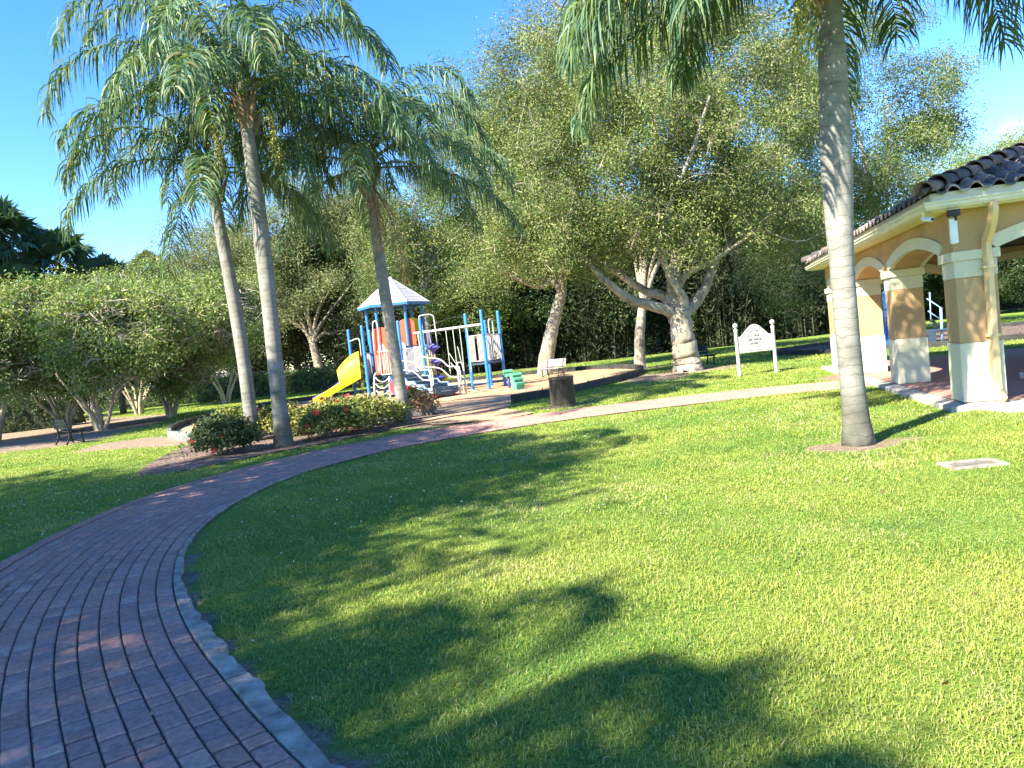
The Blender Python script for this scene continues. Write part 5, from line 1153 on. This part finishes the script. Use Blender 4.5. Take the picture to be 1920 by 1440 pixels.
# hood: flattened funnel over the slide mouth
V = []; n = 15
for k in range(9):
    t = k / 8; c_ = mouth + d * (-.06 + 1.0 * t) + [0, 0, -.02 - .36 * t ** 1.5]; rw = .70 - .22 * t; rh = 1.16 - .04 * t - .30 * t ** 2
    for q in range(n):
        a = PI * q / (n - 1); V.append(c_ + s * math.cos(a) * rw + np.array([0, 0, 1]) * (math.sin(a) ** .6 * rh + .0) + d * (-.10 * t * (1 - math.sin(a))))
V = np.array(V); inn = V - nrm(V - (mouth + [0, 0, .1])) * .03; i = np.arange(n - 1); F = []
for k in range(8): F.append(np.stack([k * n + i, k * n + i + 1, (k + 1) * n + i + 1, (k + 1) * n + i], 1)); F.append(np.stack([9 * n + k * n + i + 1, 9 * n + k * n + i, 9 * n + (k + 1) * n + i, 9 * n + (k + 1) * n + i + 1], 1))
F.append(np.stack([8 * n + i, 8 * n + i + 1, 17 * n + i + 1, 17 * n + i], 1)); F.append(np.stack([i + 1, i, 9 * n + i, 9 * n + i + 1], 1))
smooth_by(mk('slide_hood', [(np.vstack([V, inn]), np.concatenate(F))], M['pyellow'], PS, True), 50)
mk('slide_flange', [beam(POST['a'] + [0, 0, 1.45], POST['a'] - s * .25 + [0, 0, 1.45], .06, 1.3)], M['pyellow'], PS)['kind'] = 'stuff'
mk('hoop_rail', [tube(catmull([POST['a'] + [0, 0, 2.62], (POST['a'] * .4 + POST['b'] * .6) + [0, 0, 2.68], (POST['a'] * .25 + POST['b'] * .75) + [0, 0, 2.55], (POST['a'] * .25 + POST['b'] * .75) + [0, 0, 1.9]], 6), .024, 8)], M['pwhite'], PS, True)
# orange panels, tunnel barrel and climbers round the hexagon
def board(u0, v0, u1, v1, Y, mat, name, slots=0, top_round=True):
    a = W(u0, v1, Y); b = W(u1, v0, Y); x0, x1, z0, z1 = a[0], b[0], a[2], b[2]; y = Y - O[1]; w_ = x1 - x0
    pr = [(x0, z0), (x1, z0), (x1, z1 - w_ * .3)] + ([(x0 + w_ / 2 + w_ / 2 * math.cos(t), z1 - w_ * .3 + w_ * .3 * math.sin(t)) for t in np.linspace(.2, PI - .2, 9)] if top_round else [(x1, z1), (x0, z1)]) + [(x0, z1 - w_ * .3)]
    o = bevel(mk(name, [prism(pr, y - .025, y + .025, lambda x, z, q: (x, q, z))], M[mat], PS), .008)
    if slots:
        sh = [box((x0 + w_ * (k + .9) / (slots + .8), y - .028, z0 + (z1 - z0) * .26), (.022, .012, (z1 - z0) * .36)) for k in range(slots)]
        sh += [prism([(x0 + w_ * .25, z0 + (z1 - z0) * .52), (x0 + w_ * .75, z0 + (z1 - z0) * .5), (x0 + w_ * .5, z0 + (z1 - z0) * .68)], y - .032, y - .022, lambda x, z, q: (x, q, z))]
        mk('cut_out', sh, M['pwhite'], o)
    return o
board(706, 612, 729, 703, 31.6, 'pred', 'activity_panel', 5)
board(752, 596, 776, 650, 32.4, 'pred', 'arch_panel'); board(766, 594, 783, 640, 33.2, 'pyellow', 'arch_panel')
board(744, 640, 760, 704, 31.9, 'pwhite', 'activity_panel', 0); board(804, 662, 814, 705, 31.6, 'pyellow', 'climber_panel')
smooth_by(mk('crawl_barrel', [tube([W(748, 724, 31.6), W(768, 724, 32.6)], .42, 22)], M['pcrimson'], PS, True), 50)
mk('hoop_rail', [tube(catmull([W(702, 662, 31.5), W(699, 612, 31.5), W(701, 603, 31.5), W(705, 603, 31.5), W(708, 612, 31.5), W(711, 650, 31.5), W(713, 702, 31.5)], 5), .026, 8)], M['pwhite'], PS, True)
mk('hoop_rail', [tube(catmull([W(789, 640, 31.4), W(786, 600, 31.4), W(787, 593, 31.4), W(800, 590, 31.4), W(810, 591, 31.4), W(814, 600, 31.4), W(820, 650, 31.4)], 6), .026, 8)], M['pwhite'], PS, True)
arc = [tube(catmull([W(704, 756, 30.2), W(702, 722, 30.2), W(703, 702, 30.4), W(710, 700, 30.8)], 6), .035, 8), tube(catmull([W(733, 750, 30.2), W(730, 720, 30.2), W(730, 706, 30.5)], 6), .035, 8)]
for q in range(4): v = 708 + 12 * q; arc.append(tube(catmull([W(704 + q * .9, v, 30.2), W(712, v + 7, 30.1), W(722, v + 7, 30.1), W(731 + q * .8, v - 2, 30.2)], 5), .024, 6))
mk('arch_climber', arc, M['pwhite'], PS, True)
b = W(826, 720, 31.2); pole = [tube([b + [0, 0, -.9], b + [-.25, 0, 2.3]], .025, 8)]; tw = mk('twist_climber', pole, M['ppurple'], PS, True)
for k, z in enumerate((.28, .95, 1.55)): mk('climber_pod', [lathe([(.02, z - .22), (.10, z - .12), (.26, z - .03), (.30, z), (.26, z + .03), (.06, z + .12), (.02, z + .16)], 14, b + [-.08 * z, 0, 0])], M['ppurple' if k else 'pnavy'], tw, True)
board(826, 698, 838, 720, 31.3, 'pyellow', 'foot_board')
# stairs with moulded stringers and bent handrails
fa_, ta_ = np.array([W(838, 742, 27.9)[0], 27.9 - O[1]]), np.array([(POST['e'][0] + POST['g'][0]) / 2 - .25, 30.6 - O[1]])
dv = (ta_ - fa_); Ls = np.linalg.norm(dv); dv = dv / Ls; wv = np.array([-dv[1], dv[0]]) * -1; hwid = .52; nst = 4
ax = [np.r_[dv, 0], np.r_[wv, 0], np.array([0, 0, 1])]
for k in range(nst):
    z = .40 + (deck_z - .40) * k / nst; c_ = np.r_[fa_ + dv * (Ls * (k + .5) / nst), z - .03]; bevel(mk('tread', [box(c_, (Ls / nst * 1.04, hwid * 2 - .1, .06), ax), box(c_ + np.r_[dv * Ls / nst * .48, .07], (.03, hwid * 2 - .1, .16), ax)], M['pstep'], PS), .01)
bevel(mk('front_plate', [box(np.r_[fa_ - dv * .03, .30], (.04, hwid * 2 - .08, .27), ax)], M['pstep'], PS), .015)
mk('plate_bolts', [tube([np.r_[fa_ - dv * .05 + wv * w_, z], np.r_[fa_ - dv * .062 + wv * w_, z]], .018, 8) for w_ in (-.36, -.12, .12, .36) for z in (.37,)] + [box(np.r_[fa_ - dv * .053, .27], (.006, .5, .03), ax)], M['pstringer'], PS)['kind'] = 'stuff'
for sgn in (-1, 1):
    pr = []; 
    for k in range(nst): z = .40 + (deck_z - .40) * k / nst; pr += [(Ls * k / nst, z + .03), (Ls * (k + .75) / nst, z + .03), (Ls * (k + .95) / nst, z + .11)]
    pr += [(Ls, deck_z), (Ls, deck_z - .22)] + [(Ls * k / 4, .40 + (deck_z - .40) * k / 4 - .22 - .03 * (k % 2)) for k in (3, 2, 1)] + [(0, .22)]
    bevel(mk('stringer', [prism(pr, sgn * hwid - .03, sgn * hwid + .03, lambda x, z, q: np.r_[fa_ + dv * x + wv * q, z])], M['pstringer'], PS), .012)
    H = lambda x, z, o=0: np.r_[fa_ + dv * x + wv * (sgn * (hwid + .06 + o)), z]
    mk('handrail', [tube([H(.0, -.05), H(.0, 1.12)], .035, 10), tube(catmull([H(0, 1.1), H(.30, 1.13), H(.75, 1.16), H(1.4, 1.45), H(Ls - .35, 1.62), H(Ls - .2, 1.95), H(Ls - .1, 2.6 if sgn > 0 else 2.0)], 6), .026, 8),
                    tube(catmull([H(0, .72), H(.4, .74), H(.75, .78), H(1.5, 1.1), H(Ls - .3, 1.22), H(Ls - .2, 1.4)], 6), .024, 8), tube(catmull([H(.02, 1.1), H(-.14, 1.06), H(-.16, .6), H(0, .52)], 5), .024, 8)], M['pwhite'], PS, True)
    mk('stair_leg', [tube([np.r_[fa_ + dv * .12 + wv * sgn * .38, -.05], np.r_[fa_ + dv * .12 + wv * sgn * .38, .26]], .045, 10)], M['pcrimson'], PS, True)
mk('stair_post', [tube([np.r_[fa_ + dv * .05 + wv * (hwid + .34), -.02], np.r_[fa_ + dv * .05 + wv * (hwid + .34), 1.18]], .03, 8), tube(catmull([np.r_[fa_ + dv * .05 + wv * (hwid + .34), 1.15], np.r_[fa_ + dv * .1 + wv * (hwid + .28), 1.24], np.r_[fa_ + dv * .1 + wv * (hwid + .12), 1.2], np.r_[fa_ + dv * .1 + wv * (hwid + .10), .6]], 5), .026, 8)], M['pwhite'], PS, True)
# green stepping pods on posts
for q, (u, v, Y, hp, mt) in enumerate(((952, 694, 29.6, 1.05, 'pnavy'), (967, 700, 28.9, .9, 'pwhite'), (969, 709, 28.2, .68, 'pwhite'), (971, 718, 27.6, .45, 'pwhite'))):
    p_ = at(u, v, Y); t = thing('stepping_pod', ('highest green stepping pod, nearest the blue tower', 'second highest green stepping pod in the staggered row', 'third green stepping pod, one above the lowest', 'lowest and nearest green stepping pod of the row')[q], 'stepping pod', (p_[0], Y, 0), .2 * q, 'green stepping pods')
    z = p_[2]; bevel(mk('pod', [box((0, 0, z - .03), (.40, .36, .10)), prism([(-.15, -.13), (.15, -.13), (.15, .13), (-.15, .13)], z - .26, z - .07), box((-.17, 0, z - .13), (.04, .3, .12)), box((.17, 0, z - .13), (.04, .3, .12))], M['pgreen'], t), .02)
    mk('leg', [tube([(0, 0, -.1), (0, 0, z - .2)], .05, 12)], M[mt], t, True)
q = at(775, 757, 26.5)

# ================================================================ SECOND PLAYSET behind the pavilion
t = thing('blue_slide_set', 'blue slide set with light blue railings seen through the pavilion arches', 'playset', (15.2, 30.0, 0))
TO = np.array([15.2, 30.0, 0]); A2 = lambda u, v, Y=30.0: at(u, v, Y) - TO
sp = catmull([A2(1640, 690, 29.4), A2(1656, 652, 29.5), A2(1668, 628, 29.8), A2(1684, 605, 30.2)], 6)
V = []; 
for c_ in sp:
    for y, h in ((-.38, .3), (-.34, .3), (-.3, 0), (.3, 0), (.34, .3), (.38, .3), (.32, -.06), (-.32, -.06)): V.append(c_ + [0, y, h])
i = np.arange(8); F = np.concatenate([np.stack([k * 8 + i, k * 8 + (i + 1) % 8, (k + 1) * 8 + (i + 1) % 8, (k + 1) * 8 + i], 1) for k in range(len(sp) - 1)])
mk('slide', [(np.array(V), F)], M['pblue'], t, True)
for u, v in ((1657, 548), (1677, 546), (1690, 545)): b = A2(u, v, 30.4); mk('post', [lathe([(.07, -TO[2]), (.07, b[2]), (0, b[2] + .04)], 12, (b[0], b[1], 0))], M['pblue'], t, True)
a, b = A2(1656, 580, 30.3), A2(1682, 547, 30.3); bevel(mk('side_panel', [box(((a[0] + b[0]) / 2, .3, (a[2] + b[2]) / 2), (abs(b[0] - a[0]), .06, abs(b[2] - a[2])))], M['pblue'], t), .02)
a, b = A2(1657, 620, 30.2), A2(1680, 585, 30.2)
mk('railing', [tube([(a[0] + (b[0] - a[0]) * k / 6, .2, a[2]), (a[0] + (b[0] - a[0]) * k / 6, .2, b[2])], .018, 6) for k in range(7)] + [tube([(a[0], .2, a[2]), (b[0], .2, a[2])], .02, 6), tube([(a[0], .2, b[2]), (b[0], .2, b[2])], .02, 6)], M['lblue'], t, True)
mk('stair_rail', [tube([A2(1738, 560), A2(1764, 577), A2(1766, 612)], .025, 8), tube([A2(1740, 583), A2(1765, 600)], .02, 8), tube([A2(1743, 548), A2(1746, 610)], .025, 8)], M['lblue'], t, True)
mk('stair_post', [tube([A2(1764, 577), np.array([A2(1767, 643)[0], 0, 0])], .05, 10)], M['lblue'], t, True)
a = A2(1758, 619); bevel(mk('platform', [box((a[0], 0.3, a[2]), (1.1, .9, .07)), box((a[0] - .4, 0.3, a[2] - .25), (.5, .9, .45))], M['pstep'], t), .02)
mk('step_riser', [tube(catmull([A2(1744, 600), A2(1752, 604), A2(1755, 618)], 5), .06, 8)], M['black'], t, True)

# ================================================================ FENCE AND HOUSE
FP = np.array([(-62, 62), (-27, 65.5), (-9, 60), (2, 55.5), (14, 58.5), (30, 67.5), (46, 67.5), (70, 66)], float)
fd = np.r_[0, np.cumsum(np.linalg.norm(np.diff(FP, axis=0), axis=1))]; nf = 48
FT = thing('picket_fence', 'black iron picket fence along the back of the park', 'fence', (FP[0][0], FP[0][1], 0))
for k in range(nf):
    s0, s1 = fd[-1] * k / nf, fd[-1] * (k + 1) / nf; P = lambda s_: np.array([np.interp(s_, fd, FP[:, 0]), np.interp(s_, fd, FP[:, 1]), 0]) - np.r_[FP[0], 0]
    a, b = P(s0), P(s1); sh = [beam(a + [0, 0, z], b + [0, 0, z], .04, .045) for z in (.2, 1.5, 1.8)]; ng = int(np.linalg.norm(b - a) / .13)
    for g in range(1, ng): c_ = a + (b - a) * g / ng; sh.append(box(c_ + [0, 0, .96], (.022, .022, 1.75)))
    mk('picket_panel', sh, M['black'], FT); mk('post', [box(a + [0, 0, .97], (.08, .08, 1.95)), box(a + [0, 0, 1.97], (.1, .1, .05))], M['black'], FT)
H = thing('house', 'white house glimpsed through the trees beyond the iron fence', 'house', (-32.5, 80, 0), .1)
mk('wall', [box((0, 0, 2.2), (13, 8, 4.6))], M['housew'], H)
hr = mk('roof', [(np.array([(-7.2, -4.7, 4.4), (7.2, -4.7, 4.4), (7.2, 4.7, 4.4), (-7.2, 4.7, 4.4), (-3, 0, 6.6), (3, 0, 6.6)]), [np.array([[0, 1, 5, 4], [2, 3, 4, 5], [3, 2, 1, 0]]), np.array([[1, 2, 5], [3, 0, 4]])])], M['houser'], H)
for x in (-4, 0, 4):
    wn = mk('window', [box((x, -4.02, 2.2), (1.5, .1, 1.4))], M['housew'], H); mk('pane', [box((x, -4.05, 2.2), (1.3, .1, 1.2))], M['glass'], wn)

# ================================================================ TREES BEHIND THE VIEWER that shade the path and lawn
def shade_c(gx, gy, z): k = z / math.tan(SUN_EL); return np.array([gx - .774 * k, gy - .633 * k])
rngS = np.random.default_rng(77)
SH = queen_palm('queen palm to the left of the viewer shading the lawn', (0, 0), 7.4, (0, 0), frondset(rngS, 20, 5), 15, .17, 1.0, 60, 3.4, fscale=1.35, group='palms and trees beside the viewer', nboot=8)
first = True
for (gx_, gy_, z, lab) in ((-1.6, 11.0, 7.6, None), (-2.9, 2.1, 7.4, None), (-2.2, 1.0, 7.4, None), (-1.1, .0, 7.4, None), (-3.9, 14.6, 7.4, None), (-5.2, 6.6, 7.4, None)):
    q = shade_c(gx_, gy_, z)
    if first: SH.location = (q[0], q[1], 0); first = False
    else: dup(SH, (q[0], q[1], 0), rngS.uniform(0, 6), SH['label'])
def shade_oak(gx_, gy_, z, r, seed, K=700, label='leafy oak to the left of the viewer shading the grass'):
    q = shade_c(gx_, gy_, z); rng = np.random.default_rng(seed); L = [((math.cos(a) * r * .55, math.sin(a) * r * .55, z + rng.uniform(-.8, .8)), (r * .55, r * .55, 1.5)) for a in np.linspace(0, 2 * PI, 6)[:-1]] + [((0, 0, z + .8), (r * .6, r * .6, 1.6))]
    lim = [([(0, 0, -.2), (.1, 0, 2), (0, .1, z - 2.4)], .35, .25)] + [([(0, 0, z - 2.6), np.array(l[0]) * [.5, .5, 1] - [0, 0, 1], l[0]], .14, .04) for l in L]
    return tree('oak_tree', label, 'oak tree', q, lim, L, K, 24, .34, .2, .1, OAKP, 40, 'oakbark', seed, .3, 'palms and trees beside the viewer', 10, 1.0)
shade_oak(-6.2, 5.6, 8.0, 4.3, 201); shade_oak(-9.8, 12.2, 8.0, 4.4, 202); shade_oak(-4.6, 11.6, 8.5, 3.0, 203); shade_oak(-12.5, 5, 8, 4.2, 204)
shade_oak(-20.5, 27.5, 7.5, 3.6, 206); shade_oak(-15.8, 30, 8, 3.0, 207); shade_oak(-3.5, 6.0, 8.2, 2.5, 208, 500); shade_oak(-3.0, 9.0, 8.2, 2.2, 209, 450)
shade_oak(-30, 47, 11, 6.0, 205, 800, 'tall leafy oak far to the left shading the fan palms')  # oak added out of view to throw shade on the fan palms
